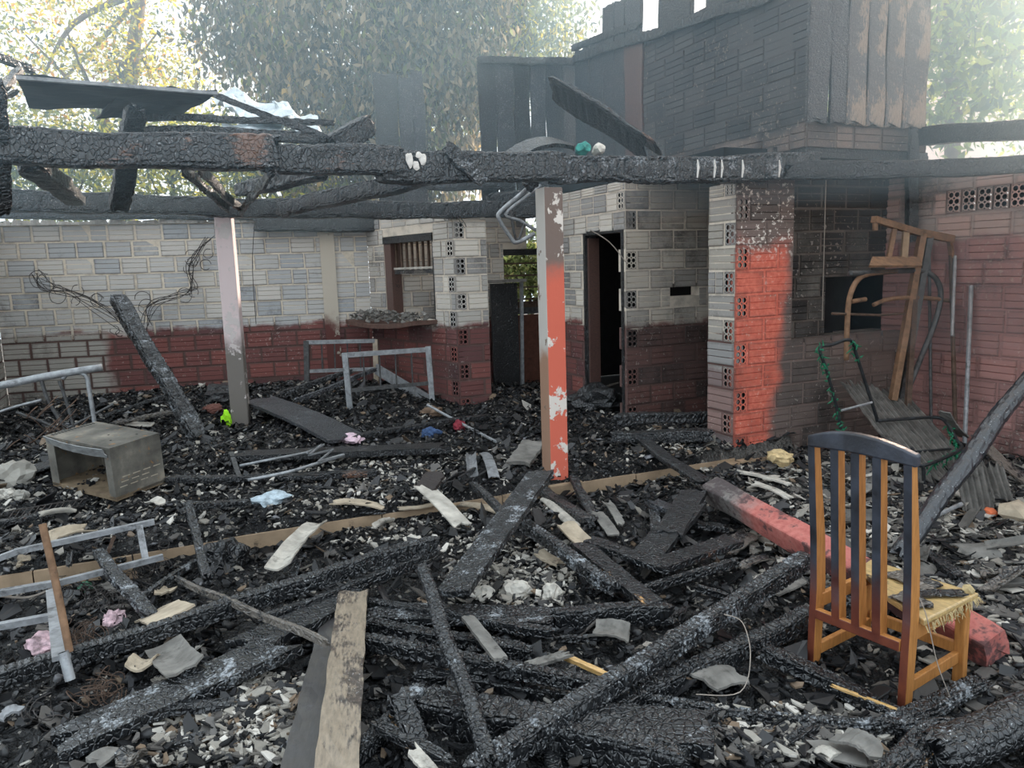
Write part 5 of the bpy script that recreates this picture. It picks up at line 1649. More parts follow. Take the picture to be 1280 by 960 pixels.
MB().bar(P2(383, 428), P2(470, 426), 0.04, 0.045).build('top_rail', STEEL, bed)
MB().bar(P2(386, 464), P2(470, 461), 0.03, 0.04).build('lower_rail', STEEL, bed)
for k in range(4):
    MB().tube([P2(402 + k * 16, 428), P2(403 + k * 16, 463)], 0.009, 6).build('bar', STEEL_DARK, bed)
rl = MB().bar(pv(470, 461, vr - 0.05), pv(540, 503, vf + 0.05), 0.025, 0.13).build('bed_rail', STEEL)
tag(rl, 'pale flat bed side rail slanting down between the two bed ends', 'bed rail', None, 'thing')
pl = MB().tube([pg(534, 506, 0.16), pg(572, 527, 0.06), pg(620, 552, 0.04)], 0.014, 7).build('thin_pole', STEEL)
tag(pl, 'thin grey pole lying in the ash from the front bed end to the passage', 'pole', None, 'thing')
lump('cloth_scrap', pg(574, 533, 0.05), (0.08, 0.06, 0.06), m_plain('red_cloth', lin(128, 48, 58), 0.9, 0, 0.4, 16), 'small red cloth crumpled on the thin grey pole', 'cloth', seed=11, sub=3)

# cot tubes in the far left corner
cot = empty('cot_frame', pg(70, 520)); tag(cot, 'wrecked grey tubular cot frame along the left wall end', 'cot', None, 'thing')
Q = plane_pt(8.0)
MB().tube([Q(-60, 492), Q(0, 482), Q(60, 470), Q(128, 459)], 0.035, 10, 4).build('side_tube', STEEL, cot, True)
MB().tube([Q(78, 474), Q(84, 468), Q(98, 466), Q(108, 471), Q(112, 490), Q(120, 540)], 0.02, 8, 4).build('leg_tube', STEEL, cot, True)
MB().tube([Q(52, 476), Q(60, 500), Q(78, 530), Q(90, 548)], 0.017, 8, 4).build('leg_tube', STEEL_DARK, cot, True)
MB().tube([Q(74, 476), Q(84, 505), Q(95, 545)], 0.015, 8, 4).build('leg_tube', STEEL_DARK, cot, True)
MB().tube([Q(-10, 518), Q(20, 508), Q(52, 500)], 0.012, 8, 4).build('cross_tube', STEEL, cot, True)
MB().tube([Q(65, 545), Q(110, 522), Q(142, 505)], 0.012, 8, 4).build('cross_tube', STEEL_DARK, cot, True)
MB().tube([Q(20, 515), Q(60, 530), Q(85, 545)], 0.012, 8, 4).build('cross_tube', STEEL_DARK, cot, True)
mb = MB()
for i in range(22):
    x, y = rnd.uniform(5, 85), rnd.uniform(515, 565)
    a = rnd.choice((0.7, -0.6)) + rnd.uniform(-.15, .15)
    l_ = rnd.uniform(18, 40)
    v_ = rnd.uniform(7.2, 7.9)
    mb.tube([pv(x, y, v_), pv(x + l_ * math.cos(a) * 0.5, y - l_ * math.sin(a) * 0.5 - rnd.uniform(-3, 3), v_), pv(x + l_ * math.cos(a), y - l_ * math.sin(a), v_ + 0.1)], 0.005, 5, 3)
o = mb.build('spring_mesh', RUST_DARK, cot); o['kind'] = 'stuff'

# the open metal box
F0, R0, L0 = pg(146, 627, 0.03), pg(208, 611, 0.0), pg(66, 612, 0.0)
zf = F0[2]
BA = math.radians(62)
ex = np.array([math.cos(BA), math.sin(BA)])
ey = np.array([-ex[1], ex[0]])
def along(px, e):
    d = ray(px, 600)[:2]
    return float(np.linalg.solve(np.array([[e[0], -d[0]], [e[1], -d[1]]]), -F0[:2])[0])
wx, wy = along(207, ex), along(66, ey)
Mb = Matrix(((ex[0], ey[0], 0, F0[0]), (ex[1], ey[1], 0, F0[1]), (0, 0, 1, zf), (0, 0, 0, 1))) @ Matrix.Rotation(math.radians(-4), 4, 'Y') @ Matrix.Rotation(math.radians(3), 4, 'X')
box = empty('metal_box', (0, 0, 0)); box.matrix_basis = Mb
tag(box, 'burnt open steel oven box lying on the slab before the white post', 'oven', None, 'thing')
t = NT('burnt_box_steel', 0.6, 0.35)
ov = t.coord('Object')
n1, n2 = t.noise(ov, 4, 5, 0.65), t.noise(ov, 18, 4, 0.6)
c = t.ramp(n1, [(0.3, lin(66, 64, 60)), (0.55, lin(112, 108, 100)), (0.7, lin(150, 142, 128))])
c = t.mix(t.step(n2, 0.6, 0.72), c, lin(150, 110, 66))
t.color(c)
BOXM = t.m
hb = 0.40
def bpart(name, a, b, mat=BOXM):
    m_ = MB().box(a, b)
    return link(name, mesh_data(name, m_.v, m_.f, mat), box)
bpart('top_panel', (0, 0, hb - 0.008), (wx, wy, hb))
bpart('bottom_panel', (0, 0, 0), (wx, wy, 0.03), m_plain('box_floor_tan', lin(120, 104, 84), 0.8, 0, 0.4, 10))
bpart('side_panel', (0.0, 0.0, 0.01), (wx, 0.008, hb - 0.008))
bpart('side_panel', (0.0, wy - 0.008, 0.01), (wx, wy, hb - 0.008))
bpart('back_panel', (wx - 0.008, 0.008, 0.01), (wx, wy - 0.008, hb - 0.008))
bpart('face_frame', (0.0, 0.008, 0.01), (0.006, 0.07, hb - 0.008))
bpart('face_frame', (0.0, wy - 0.09, 0.01), (0.006, wy - 0.008, hb - 0.008))
bpart('face_frame', (0.0, 0.07, hb - 0.05), (0.006, wy - 0.09, hb - 0.008))
for k in range(14):
    bpart('vent_slot', (0.03 + k * (wx - 0.06) / 14, wy - 0.055, hb + 0.0004), (0.03 + (k + 0.55) * (wx - 0.06) / 14, wy - 0.02, hb + 0.0012), SOOT_SHADE)  # flat black strips painted as the shaded slots
PALEM = m_plain('scorched_pale_metal', lin(176, 166, 148), 0.6, 0.2)
for r_ in range(3):
    for k in range(4 - r_ % 2):
        bpart('vent_slot', (0.04 + k * 0.085 + r_ * 0.015, -0.0015, 0.09 + r_ * 0.035), (0.10 + k * 0.085 + r_ * 0.015, 0.0, 0.097 + r_ * 0.035), PALEM)
q0, q1 = Mb @ Vector((-0.02, 0.03, hb - 0.035)), Mb @ Vector((-0.02, wy - 0.04, hb - 0.02))
board('flap', np.array(q0), np.array(q1), 0.085, 0.004, m_plain('flap_steel', lin(150, 152, 152), 0.5, 0.3), parent=box, bend=0.02, rag=0.01, roll=1.0)
for i, (x, y) in enumerate(((0.12, 0.16), (0.2, 0.3), (0.3, 0.12))):
    bpart('bolt_hole', (x * wx / 0.4, y, hb + 0.0003), (x * wx / 0.4 + 0.014, y + 0.014, hb + 0.001), SOOT_SHADE)

# steel ladder frame, pipes and bars at the left edge
lad = empty('steel_frame', pg(100, 700)); tag(lad, 'pale blue grey steel frame of flat bars lying over the step at the left', 'metal frame', None, 'thing')
z_ = 0.24
def lp(x, y, d=0.16): return pg(x, y, d)
MB().bar(lp(-40, 712), lp(20, 690), 0.035, 0.03).bar(lp(18, 690), lp(193, 652), 0.035, 0.03).build('long_bar', STEEL_BLUE, lad)
MB().bar(lp(-40, 748), lp(75, 728), 0.04, 0.03).bar(lp(75, 728), lp(204, 696), 0.03, 0.03).build('long_bar', STEEL_BLUE, lad)
MB().bar(lp(174, 657), lp(182, 700), 0.035, 0.025).build('cross_bar', STEEL_BLUE, lad)
MB().bar(lp(143, 670, 0.17), lp(134, 693, 0.10), 0.025, 0.02).build('cross_bar', RUST_DARK, lad)
MB().bar(lp(-30, 788), lp(64, 771), 0.035, 0.03).build('long_bar', STEEL_BLUE, lad)
bl_ = MB().bar(pg(67, 738, 0.22), pg(77, 822, 0.20), 0.065, 0.02).build('flat_bar', STEEL_BLUE)
tag(bl_, 'wide pale flat bar standing behind the rusty pipe', 'metal bar', None, 'thing')
pa = pg(88, 848, 0.10); pb_ = pg(90, 852, 0.02)
yb = pa[1]
pp_ = [pd(53, 655, yb + 0.12), pd(68, 720, yb + 0.07), pd(87, 815, yb)]
pi = empty('rusty_pipe', tuple(pb_)); tag(pi, 'thin rusty pipe standing tilted out of the ash at the left edge', 'pipe', None, 'thing')
MB().tube(pp_, 0.0145, 10, closed_ends=False).build('pipe_wall', RUST, pi, True)
MB().tube([pp_[0] + (0.0003, 0, -0.012), pp_[0] + (0, 0, -0.001)], 0.0115, 10).build('pipe_bore', SOOT_SHADE, pi)  # black plug paints the dark inside of the pipe
pi = empty('pipe_stub', tuple(pb_)); tag(pi, 'short open grey pipe stub at the foot of the rusty pipe', 'pipe', None, 'thing')
MB().tube([pd(79, 815, yb - 0.08), pd(88, 850, yb - 0.1)], 0.019, 10, closed_ends=False).build('pipe_wall', STEEL, pi, True)
MB().tube([pd(79, 815.5, yb - 0.079), pd(79.5, 818, yb - 0.08)], 0.016, 10).build('pipe_bore', SOOT_SHADE, pi)
o = MB().tube([pg(-20, 743, 0.14), pg(30, 747, 0.10), pg(58, 739, 0.14), pg(74, 732, 0.2)], 0.006, 6, 6).build('cable', ROPE)
tag(o, 'pale thin cable hanging from the steel frame at the left edge', 'cable', None, 'thing')
# mattress spring tangles
for i, (x, y, w_, h_, n_, lab, mt) in enumerate(((120, 750, 40, 34, 26, 'tangle of burnt mattress springs beside the rusty pipe', WIRE), (178, 712, 26, 20, 10, 'loose burnt spring rings around the cracked beam at the step', WIRE),
                                             (122, 862, 34, 22, 14, 'rusty spring tangle with pink threads below the very long beam', RUST_DARK), (95, 790, 40, 14, 12, 'burnt wire nest in front of the wide pale flat bar', RUST_DARK),
                                             (50, 890, 34, 20, 7, 'few burnt spring rings in the bottom left ash', WIRE))):
    e = empty('spring_tangle', pg(x, y))
    tag(e, lab, 'springs', None, 'thing')
    for k in range(n_):
        c_ = pg(x + rnd.gauss(0, w_ * 0.5), y + rnd.gauss(0, h_ * 0.45), rnd.uniform(0.02, 0.10))
        rr = rnd.uniform(0.025, 0.055)
        ax = np.array([rnd.gauss(0, 1), rnd.gauss(0, 1), rnd.gauss(0, 1)]); ax /= np.linalg.norm(ax)
        e1 = np.cross(ax, (0.2, 0.3, 1)); e1 /= np.linalg.norm(e1); e2 = np.cross(ax, e1)
        m_ = int(12 * rnd.uniform(0.8, 2.2))
        MB().tube([c_ + rr * (math.cos(q * 0.52) * e1 + math.sin(q * 0.52) * e2) + ax * q * 0.002 for q in range(m_)], 0.0022, 4).build('spring_ring', mt, e)

# zigzag seat springs on the long board
zs = empty('zigzag_spring', pg(370, 580)); tag(zs, 'grey zigzag spring frame lying on the long wide board', 'spring', None, 'thing')
MB().tube([pg(300, 582, 0.12), pg(340, 574, 0.13), pg(385, 565, 0.14), pg(405, 556, 0.14)], 0.011, 7, 5).build('frame_tube', STEEL, zs, True)
MB().tube([pg(310, 600, 0.10), pg(360, 590, 0.12), pg(400, 578, 0.13), pg(430, 569, 0.13)], 0.013, 7, 5).build('frame_tube', STEEL, zs, True)
MB().tube([pg(384, 566, 0.15), pg(402, 556, 0.15), pg(386, 569, 0.15), pg(416, 562, 0.15), pg(398, 577, 0.15), pg(430, 568, 0.15)], 0.010, 6).build('zigzag_bar', STEEL, zs)
MB().bar(pg(289, 566, 0.10), pg(299, 596, 0.06), 0.035, 0.02).build('foot_bar', STEEL_DARK, zs)

# ------------------------------------------------------------------ corner of the right wall
vk = 4.42
K = plane_pt(vk)
rack = empty('metal_rack', pg(1125, 545)); tag(rack, 'tall rusty rack of bent tubes and bars leaning in the corner of the right wall', 'rack', None, 'thing')
MB().bar(K(1116, 500), K(1153, 292), 0.05, 0.06).build('long_bar', RUST, rack)
MB().bar(K(1126, 505), K(1162, 296), 0.05, 0.04).build('long_bar', STEEL_DARK, rack)
MB().bar(pv(1134, 520, vk - 0.1), K(1145, 340), 0.04, 0.04).build('long_bar', RUST_DARK, rack)
MB().bar(K(1092, 274), K(1152, 292), 0.05, 0.05).bar(K(1150, 291), K(1190, 299), 0.05, 0.06).build('top_bar', RUST, rack)
MB().bar(K(1118, 286), K(1111, 322), 0.035, 0.03).build('upright', RUST, rack)
MB().bar(K(1133, 282), K(1130, 322), 0.05, 0.03).build('upright', m_plain('tan_scorched_metal', lin(150, 128, 104), 0.8, 0.1), rack)
MB().bar(K(1094, 275), K(1094, 288), 0.03, 0.03).build('upright', RUST, rack)
MB().bar(K(1187, 302), K(1190, 322), 0.035, 0.03).build('upright', RUST, rack)
sheet_poly('shelf_plate', [K(1090, 322), K(1148, 322), pv(1152, 333, vk - 0.12), pv(1086, 333, vk - 0.12)], 0.02, RUST, parent=rack, n=3)
MB().tube([K(1058, 450), K(1059, 405), K(1062, 372), K(1072, 350), K(1088, 342), K(1120, 339)], 0.022, 8, 5).build('bent_tube', RUST, rack, True)
MB().tube([K(1062, 342), K(1090, 341), K(1140, 338), K(1160, 341), K(1172, 352), K(1176, 372), K(1168, 405), K(1152, 445), K(1138, 480)], 0.022, 8, 5).build('bent_tube', STEEL_DARK, rack, True)
MB().tube([K(1092, 381), K(1112, 374), K(1150, 372), K(1195, 377), K(1218, 381), K(1234, 391)], 0.018, 8, 5).build('cross_tube', RUST, rack, True)
MB().tube([K(1064, 377), K(1082, 374)], 0.018, 8).build('tube_stub', RUST, rack)
MB().tube([K(1040, 392), K(1100, 394), K(1130, 392)], 0.010, 7).build('cross_tube', RUST_DARK, rack)
lump('melted_clip', K(1090, 316), 0.03, m_plain('white_clip', lin(220, 220, 215), 0.7), parent=rack, flat=1.3, seed=4)
for i, (x0, y0, x1, y1, r_, m_, lab) in enumerate(((1214, 357, 1206, 560, 0.018, STEEL_BLUE, 'pale blue grey pole leaning on the pink right wall'), (1188, 300, 1197, 548, 0.018, RUST_DARK, 'dark rusty pole behind the rack against the right wall'),
                                                   (1161, 290, 1166, 540, 0.014, STEEL_DARK, 'thin dark pole nearest the corner, behind the rack'), (1194, 320, 1190, 420, 0.014, STEEL_BLUE, 'short thin grey rod beside the dark rusty pole'))):
    tpt = pu(x0, y0, 6.05)
    bpt = pu(x1, y1, 5.85)
    if i < 3: bpt = np.array([bpt[0], bpt[1], min(bpt[2], -0.12)])
    o = MB().tube([bpt, (tpt + bpt) / 2, tpt], r_, 8).build('wall_pole', m_)
    tag(o, lab, 'pole', None, 'thing')
# green tube chair
gc = empty('tube_chair', pg(1110, 600)); tag(gc, 'overturned tube chair with scraps of green webbing, in front of the rack', 'chair', None, 'thing')
GREENW = m_plain('green_webbing', lin(30, 104, 74), 0.6, 0, 0.5, 30)
BLK = m_plain('sooty_tube', lin(44, 46, 48), 0.5, 0.2, 0.5, 30)
B_ = plane_pt(4.15)
bk = [B_(1052, 540), B_(1046, 510), B_(1034, 465), B_(1025, 436), B_(1040, 431), B_(1063, 425), B_(1071, 445), B_(1083, 482), B_(1092, 510), B_(1098, 530)]
MB().tube(bk, 0.013, 8, 5).build('back_tube', BLK, gc, True)
D_ = lambda x, y, v: pv(x, y, v)
MB().tube([D_(1098, 526, 4.1), D_(1140, 523, 4.05), D_(1172, 522, 4.0), D_(1184, 530, 3.9), D_(1196, 550, 3.75), D_(1200, 562, 3.65), D_(1155, 582, 3.55), D_(1146, 574, 3.7), D_(1140, 560, 3.8)], 0.013, 8, 5).build('seat_tube', BLK, gc, True)
MB().tube([D_(1052, 513, 4.1), D_(1090, 503, 4.1)], 0.009, 7).build('cross_tube', STEEL, gc)
MB().tube([D_(1154, 583, 3.55), D_(1156, 630, 3.55)], 0.013, 8).build('leg', BLK, gc)
MB().tube([D_(1140, 565, 3.8), D_(1188, 561, 3.75)], 0.010, 7).build('cross_tube', BLK, gc)
MB().tube([D_(1070, 576, 3.7), D_(1110, 578, 3.7), D_(1140, 577, 3.7)], 0.010, 7).build('cross_tube', BLK, gc)
MB().tube([D_(1105, 617, 3.6), D_(1136, 600, 3.7)], 0.009, 7).build('leg', STEEL, gc)
mb = MB()
crv = catmull(np.array(bk), 8)
for i in range(0, len(crv)):
    if i < 26 or 40 < i < 50:
        for q in range(3):
            p = crv[i] + np.array([rnd.gauss(0, .012), rnd.gauss(0, .01), rnd.gauss(0, .012)])
            mb.tube([p, p + np.array([rnd.gauss(0, .02), rnd.gauss(0, .012), rnd.gauss(-.01, .02)])], [0.008, 0.003], 5)
for i in range(70):
    x = rnd.uniform(0, 1)
    a_, b_ = ((D_(1184, 530, 3.9), D_(1198, 556, 3.7)) if i % 2 else (D_(1200, 563, 3.65), D_(1152, 583, 3.55)))
    p = a_ + (b_ - a_) * x + np.array([rnd.gauss(0, .01), rnd.gauss(0, .01), -abs(rnd.gauss(0, .015))])
    mb.tube([p, p + np.array([rnd.gauss(0, .02), rnd.gauss(0, .012), -abs(rnd.gauss(0.02, .03))])], [0.008, 0.003], 5)
o = mb.build('webbing_scraps', GREENW, gc); o['kind'] = 'stuff'

# corrugated roofing
CORR = m_plain('corrugated_grey', lin(94, 91, 87), 0.9, 0, 0.4, 8, dirt=0.62)
def corr(a, b, w_, lab, waves=6, roll=0.0, bend=0.0):
    return board('corrugated_sheet', a, b, w_, 0.007, CORR, lab, 'roof sheet', wave=0.013, waves=waves, roll=roll, rag=0.05, bend=bend, kind='thing')
corr(pg(1168, 600, 0.04), pv(1072, 480, 4.6), 0.30, 'corrugated grey roof sheet sloping up to the low wall, nearer the brickwork', 7, 0.1)
corr(pg(1192, 585, 0.05), pv(1108, 488, 4.55), 0.27, 'corrugated grey roof sheet leaning below the rack', 6, 0.0)
corr(pg(1224, 640, 0.03), pg(1212, 580, 0.26), 0.20, 'upright piece of corrugated sheet behind the leaning pole', 5, 0.1)
corr(pg(1252, 628, 0.03), pg(1238, 582, 0.22), 0.16, 'small upright corrugated piece right of the leaning pole', 4, 0.0)
bd(1222, 545, 0.16, 1290, 605, 0.06, 0.09, 0.015, CH_GREY, 'bent tan scorched strip at the foot of the right wall', bend=0.03)
bd(1180, 515, 0.30, 1205, 545, 0.10, 0.10, 0.01, ASHPLATE2, 'tan broken sheet piece at the foot of the wall poles', bend=0.02)
o = MB().tube([pg(1040, 507, 0.25), pg(1085, 520, 0.22)], 0.03, 10).build('pale_tube', ASHPLATE); tag(o, 'pale cardboard like tube lying in the heap under the tube chair back', 'tube', None, 'thing')
o = MB().tube([pg(1170, 645, 0.05), pg(1202, 630, 0.08)], 0.014, 8).build('pale_rod', STEEL); tag(o, 'short pale rod on the tile heap right of the leaning pole', 'rod', None, 'thing')
lump('brick_lump', pg(1272, 640, 0.05), (0.12, 0.10, 0.07), TANTILE, 'tan masonry lump at the right edge', 'rubble', seed=21)
lump('brick_lump', pg(1238, 640, 0.03), (0.05, 0.04, 0.03), m_plain('orange_brick', lin(200, 108, 72), 0.9), 'small orange brick lump on the tile heap', 'rubble', seed=22)
lump('foam_lump', pg(975, 572, 0.10), (0.09, 0.07, 0.06), m_plain('tan_foam', lin(196, 172, 130), 0.95, 0, 0.35, 20), 'tan lump of burnt foam before the low wall', 'foam', seed=23, sub=3)
for i in range(34):
    x, y = rnd.uniform(940, 1280), rnd.uniform(575, 745)
    if 1000 < x < 1140 and y > 700: x += 140
    a = rnd.uniform(-0.6, 0.9)
    p = pg(x, y, 0.045)
    ln = rnd.uniform(0.10, 0.26)
    q = p + np.array([math.cos(a) * ln, math.sin(a) * ln, rnd.uniform(-0.03, 0.06)])
    tm, tn = rnd.choice([(ASHPLATE2, 'mid grey'), (CORR, 'dull grey'), (ASHPLATE, 'pale whitish'), (CH_GREY, 'scorched brownish')])
    tw = 'before the low wall' if x < 1010 else 'behind the chair' if x < 1150 else 'right of the chair'
    board('tile_piece', p, q, rnd.uniform(0.06, 0.15), 0.009, tm, f'broken {tn} roof tile piece in the heap {tw}', 'roof tile', roll=rnd.uniform(-0.5, 0.5), curl=rnd.uniform(-0.03, 0.03), rag=0.03,
          nx=6, group=f'{tn} roof tile pieces {tw}', kind='thing')

# ------------------------------------------------------------------ shards, scraps and cloth on the slab and in the yard
SH = [(348, 712, 398, 656, 0.13, ASHPLATE, 'long pale sheet strip leaning on the step between box and posts'), (416, 628, 478, 634, 0.09, TANTILE, 'pale tan tile strip lying flat on the edge of the slab'),
      (500, 634, 545, 628, 0.07, TANTILE, 'curved cream strip under the spotted pale board'), (568, 633, 622, 641, 0.07, TANTILE, 'cream strip lying right of the spotted pale board'), (528, 606, 578, 656, 0.12, ASHPLATE, 'spotted pale board slanting off the slab edge'),
      (590, 570, 592, 598, 0.08, STEEL_BLUE, 'left one of two curled blue grey plates on the slab'), (604, 566, 618, 596, 0.08, STEEL_BLUE, 'right one of two curled blue grey plates on the slab'),
      (194, 765, 218, 770, 0.19, TANTILE, 'cream broken tile half behind the very long beam'), (204, 808, 232, 838, 0.15, ASHPLATE2, 'grey curved tile in front of the very long beam'), (172, 838, 186, 828, 0.10, TANTILE, 'cream broken tile knob by the grey curved tile'),
      (134, 728, 150, 738, 0.10, ASHPLATE2, 'torn grey sheet scrap above the spring tangle'), (200, 742, 212, 736, 0.08, TANTILE, 'folded cream scrap beside the cracked beam'), (26, 708, 36, 700, 0.08, TANTILE, 'cream scrap by the steel frame at the left edge'),
      (60, 676, 112, 664, 0.12, TANTILE, 'long cream sheet scrap behind the steel frame'), (680, 620, 718, 655, 0.07, ASHPLATE, 'pale curved tile lying against the plinth of the orange post'),
      (706, 656, 742, 690, 0.12, TANTILE, 'tan flat board piece in front of the plinth'), (745, 640, 768, 668, 0.07, ASHPLATE2, 'grey ridge piece, left of two, behind the yard heap'), (758, 628, 776, 655, 0.05, ASHPLATE2, 'grey ridge piece, right of two, behind the yard heap'),
      (672, 690, 700, 705, 0.08, TANTILE, 'cream tile curl by the beam from the post foot'), (515, 670, 528, 690, 0.10, ASHPLATE, 'small pale upright shard before the step'), (470, 660, 490, 652, 0.05, ASHPLATE, 'thin pale sliver before the step'),
      (940, 605, 985, 622, 0.06, ASHPLATE, 'pale tile strip lying behind the fallen post'), (908, 690, 940, 668, 0.12, CH_GREY, 'brown scorched sheet piece beside the fallen post'), (925, 712, 965, 700, 0.06, CH_GREY, 'grey brown lath below the fallen post'),
      (745, 792, 790, 800, 0.12, ASHPLATE2, 'broken grey corrugated scrap beneath the level black beam'), (785, 770, 800, 762, 0.05, TANTILE, 'small tan shard on a wire, on the yard pile'), (880, 850, 925, 842, 0.14, ASHPLATE2, 'grey flat sheet piece under the lower cracked beam'),
      (1024, 945, 1040, 935, 0.07, ASHPLATE, 'white curved shard at the bottom right'), (115, 955, 150, 935, 0.10, ASHPLATE2, 'grey curled scrap at the bottom left edge'), (155, 958, 175, 945, 0.09, CH_GREY, 'brown grey scrap beside the curled one at the bottom left'),
      (0, 895, 26, 884, 0.05, STEEL_BLUE, 'pale pointed metal strip at the left edge of the yard'), (188, 628, 202, 630, 0.07, PLASTER, 'white plaster piece in front of the metal box'), (92, 640, 52, 645, 0.03, ASHPLATE, 'small pale strip on the burnt grille'),
      (160, 528, 192, 530, 0.10, ASHPLATE, 'pale flat slab piece behind the metal box'), (1138, 735, 1170, 745, 0.12, CH_GREY, 'scorched flat piece behind the chair seat')]
for i, (x0, y0, x1, y1, w_, m_, lab) in enumerate(SH):
    board('shard' if i not in (5, 6) else 'curled_plate', pg(x0, y0, 0.10 if i in (0, 4) else 0.06), pg(x1, y1, 0.05 if i not in (0, 7, 8) else 0.14), w_, 0.010, m_, lab, 'shard', bend=rnd.choice((-0.02, 0.01, -0.01)) if i not in (5, 6) else -0.05, rag=0.025,
          curl=rnd.uniform(-0.02, 0.03), roll=rnd.uniform(-0.2, 0.25), nx=9, kind='thing')
for i, (x, y, r_, m_, lab, nm, cat) in enumerate((
        (283, 527, (0.05, 0.045, 0.10), m_plain('neon_green_plastic', lin(170, 240, 40), 0.6, 0, 0.15, 20), 'neon green crumpled plastic at the foot of the white post', 'plastic_scrap', 'plastic'),
        (439, 548, (0.12, 0.09, 0.05), m_plain('pink_print_cloth', lin(214, 186, 196), 0.95, 0, 0.3, 26), 'pinkish white cloth crumpled on the slab before the bed end', 'cloth_scrap', 'cloth'),
        (338, 624, (0.12, 0.09, 0.05), m_plain('pale_blue_cloth', lin(172, 186, 194), 0.9, 0, 0.4, 22, dirt=0.6), 'pale blue cloth bundle lying near the step', 'cloth_scrap', 'cloth'),
        (538, 541, (0.10, 0.09, 0.05), m_plain('dark_blue_cloth', lin(62, 84, 120), 0.9, 0, 0.4, 18), 'dusty blue cloth half buried in the ash near the passage', 'cloth_scrap', 'cloth'),
        (55, 806, (0.08, 0.07, 0.05), m_plain('pink_cloth', lin(206, 176, 182), 0.95, 0, 0.4, 26, dirt=0.65), 'pink cloth crumpled left of the pipe stub', 'cloth_scrap', 'cloth'),
        (142, 775, (0.06, 0.05, 0.045), bpy.data.materials['pink_cloth'], 'small pink and white cloth on the spring tangle', 'cloth_scrap', 'cloth'),
        (106, 735, (0.035, 0.03, 0.03), m_plain('green_glass', lin(64, 110, 88), 0.3, 0, 0.3, 20), 'green glassy lump above the spring tangle', 'glass_lump', 'glass'),
        (12, 598, (0.16, 0.12, 0.12), CONC_GREY, 'rounded grey concrete lump at the left edge', 'rubble_lump', 'rubble'),
        (8, 618, (0.06, 0.05, 0.05), PLASTER, 'white plaster lump before the rounded concrete one', 'rubble_lump', 'rubble'),
        (26, 620, (0.06, 0.05, 0.045), CONC_GREY, 'grey stone like lump right of the white plaster one', 'rubble_lump', 'rubble'),
        (265, 511, (0.11, 0.09, 0.05), m_plain('red_tile_heap', lin(110, 74, 66), 0.9), 'broken red brown tile lump left of the white post', 'rubble_lump', 'rubble'),
        (540, 516, (0.16, 0.1, 0.07), m_plain('tan_ash_lump', lin(120, 100, 84), 0.95), 'brownish broken brick lump at the foot of the corner pier', 'rubble_lump', 'rubble'),
        (605, 742, (0.05, 0.045, 0.04), PLASTER, 'whitish plaster lump by the ribbed stick top', 'rubble_lump', 'rubble'),
        (645, 738, (0.075, 0.06, 0.05), PLASTER, 'biggest whitish plaster lump in the middle of the yard', 'rubble_lump', 'rubble'),
        (690, 742, (0.05, 0.04, 0.05), PLASTER, 'pointed whitish plaster lump in the middle of the yard', 'rubble_lump', 'rubble'),
        (280, 700, (0.14, 0.10, 0.12), CH_FAR, 'big black burnt lump on the step right of the askew stick', 'burnt_lump', 'rubble'),
        (745, 500, (0.28, 0.22, 0.16), CH_FAR, 'dark heap of burnt fibres in the doorway', 'burnt_heap', 'heap'),
        (285, 470 + 20, (0.3, 0.2, 0.10), CH_FAR, 'black burnt heap behind the white post', 'burnt_heap', 'heap'))):
    lump(nm, pg(x, y, r_[2] * 0.55), r_, m_, lab, cat, seed=50 + i, sub=3, rough=0.35)
# dark drawers on the slab
o = MB()
dbx = empty('burnt_crate', pg(575, 605)); tag(dbx, 'burnt dark open wooden crate lying on the slab behind the spotted pale board', 'crate', None, 'thing')
a_, b_ = pg(552, 612, 0.03), pg(596, 604, 0.03)
MB().bar(a_, b_, 0.02, 0.10).build('front', CH_FAR, dbx)
up_ = np.array([0.10, 0.26, 0.0])
MB().bar(a_ + up_, b_ + up_, 0.02, 0.10).build('back', CH_FAR, dbx)
MB().bar(a_, a_ + up_, 0.02, 0.10).build('side', CH_FAR, dbx); MB().bar(b_, b_ + up_, 0.02, 0.10).build('side', CH_FAR, dbx)
MB().bar((a_ + b_) / 2 + (0, 0, .03), (a_ + b_) / 2 + up_ + (0, 0, .03), 0.02, 0.08).build('divider', CH_FAR, dbx)
bd(530, 612, 0.10, 545, 592, 0.16, 0.18, 0.02, m_plain('brown_black_panel', lin(54, 48, 46), 0.6), 'dark square sheet standing by the burnt crate', name='burnt_sheet')
# grille in front of the metal box
gr = empty('wire_grille', pg(60, 645)); tag(gr, 'burnt wire grille lying in front of the metal box', 'grille', None, 'thing')
for k in range(12):
    s = k / 11
    MB().tube([pg(8 + 88 * s, 652 - 18 * s, 0.05), pg(18 + 86 * s, 638 - 14 * s, 0.09)], 0.004, 5).build('wire', WIRE, gr)
MB().tube([pg(8, 653, 0.05), pg(98, 633, 0.05)], 0.005, 5).build('rim', WIRE, gr); MB().tube([pg(18, 638, 0.09), pg(106, 623, 0.09)], 0.005, 5).build('rim', WIRE, gr)

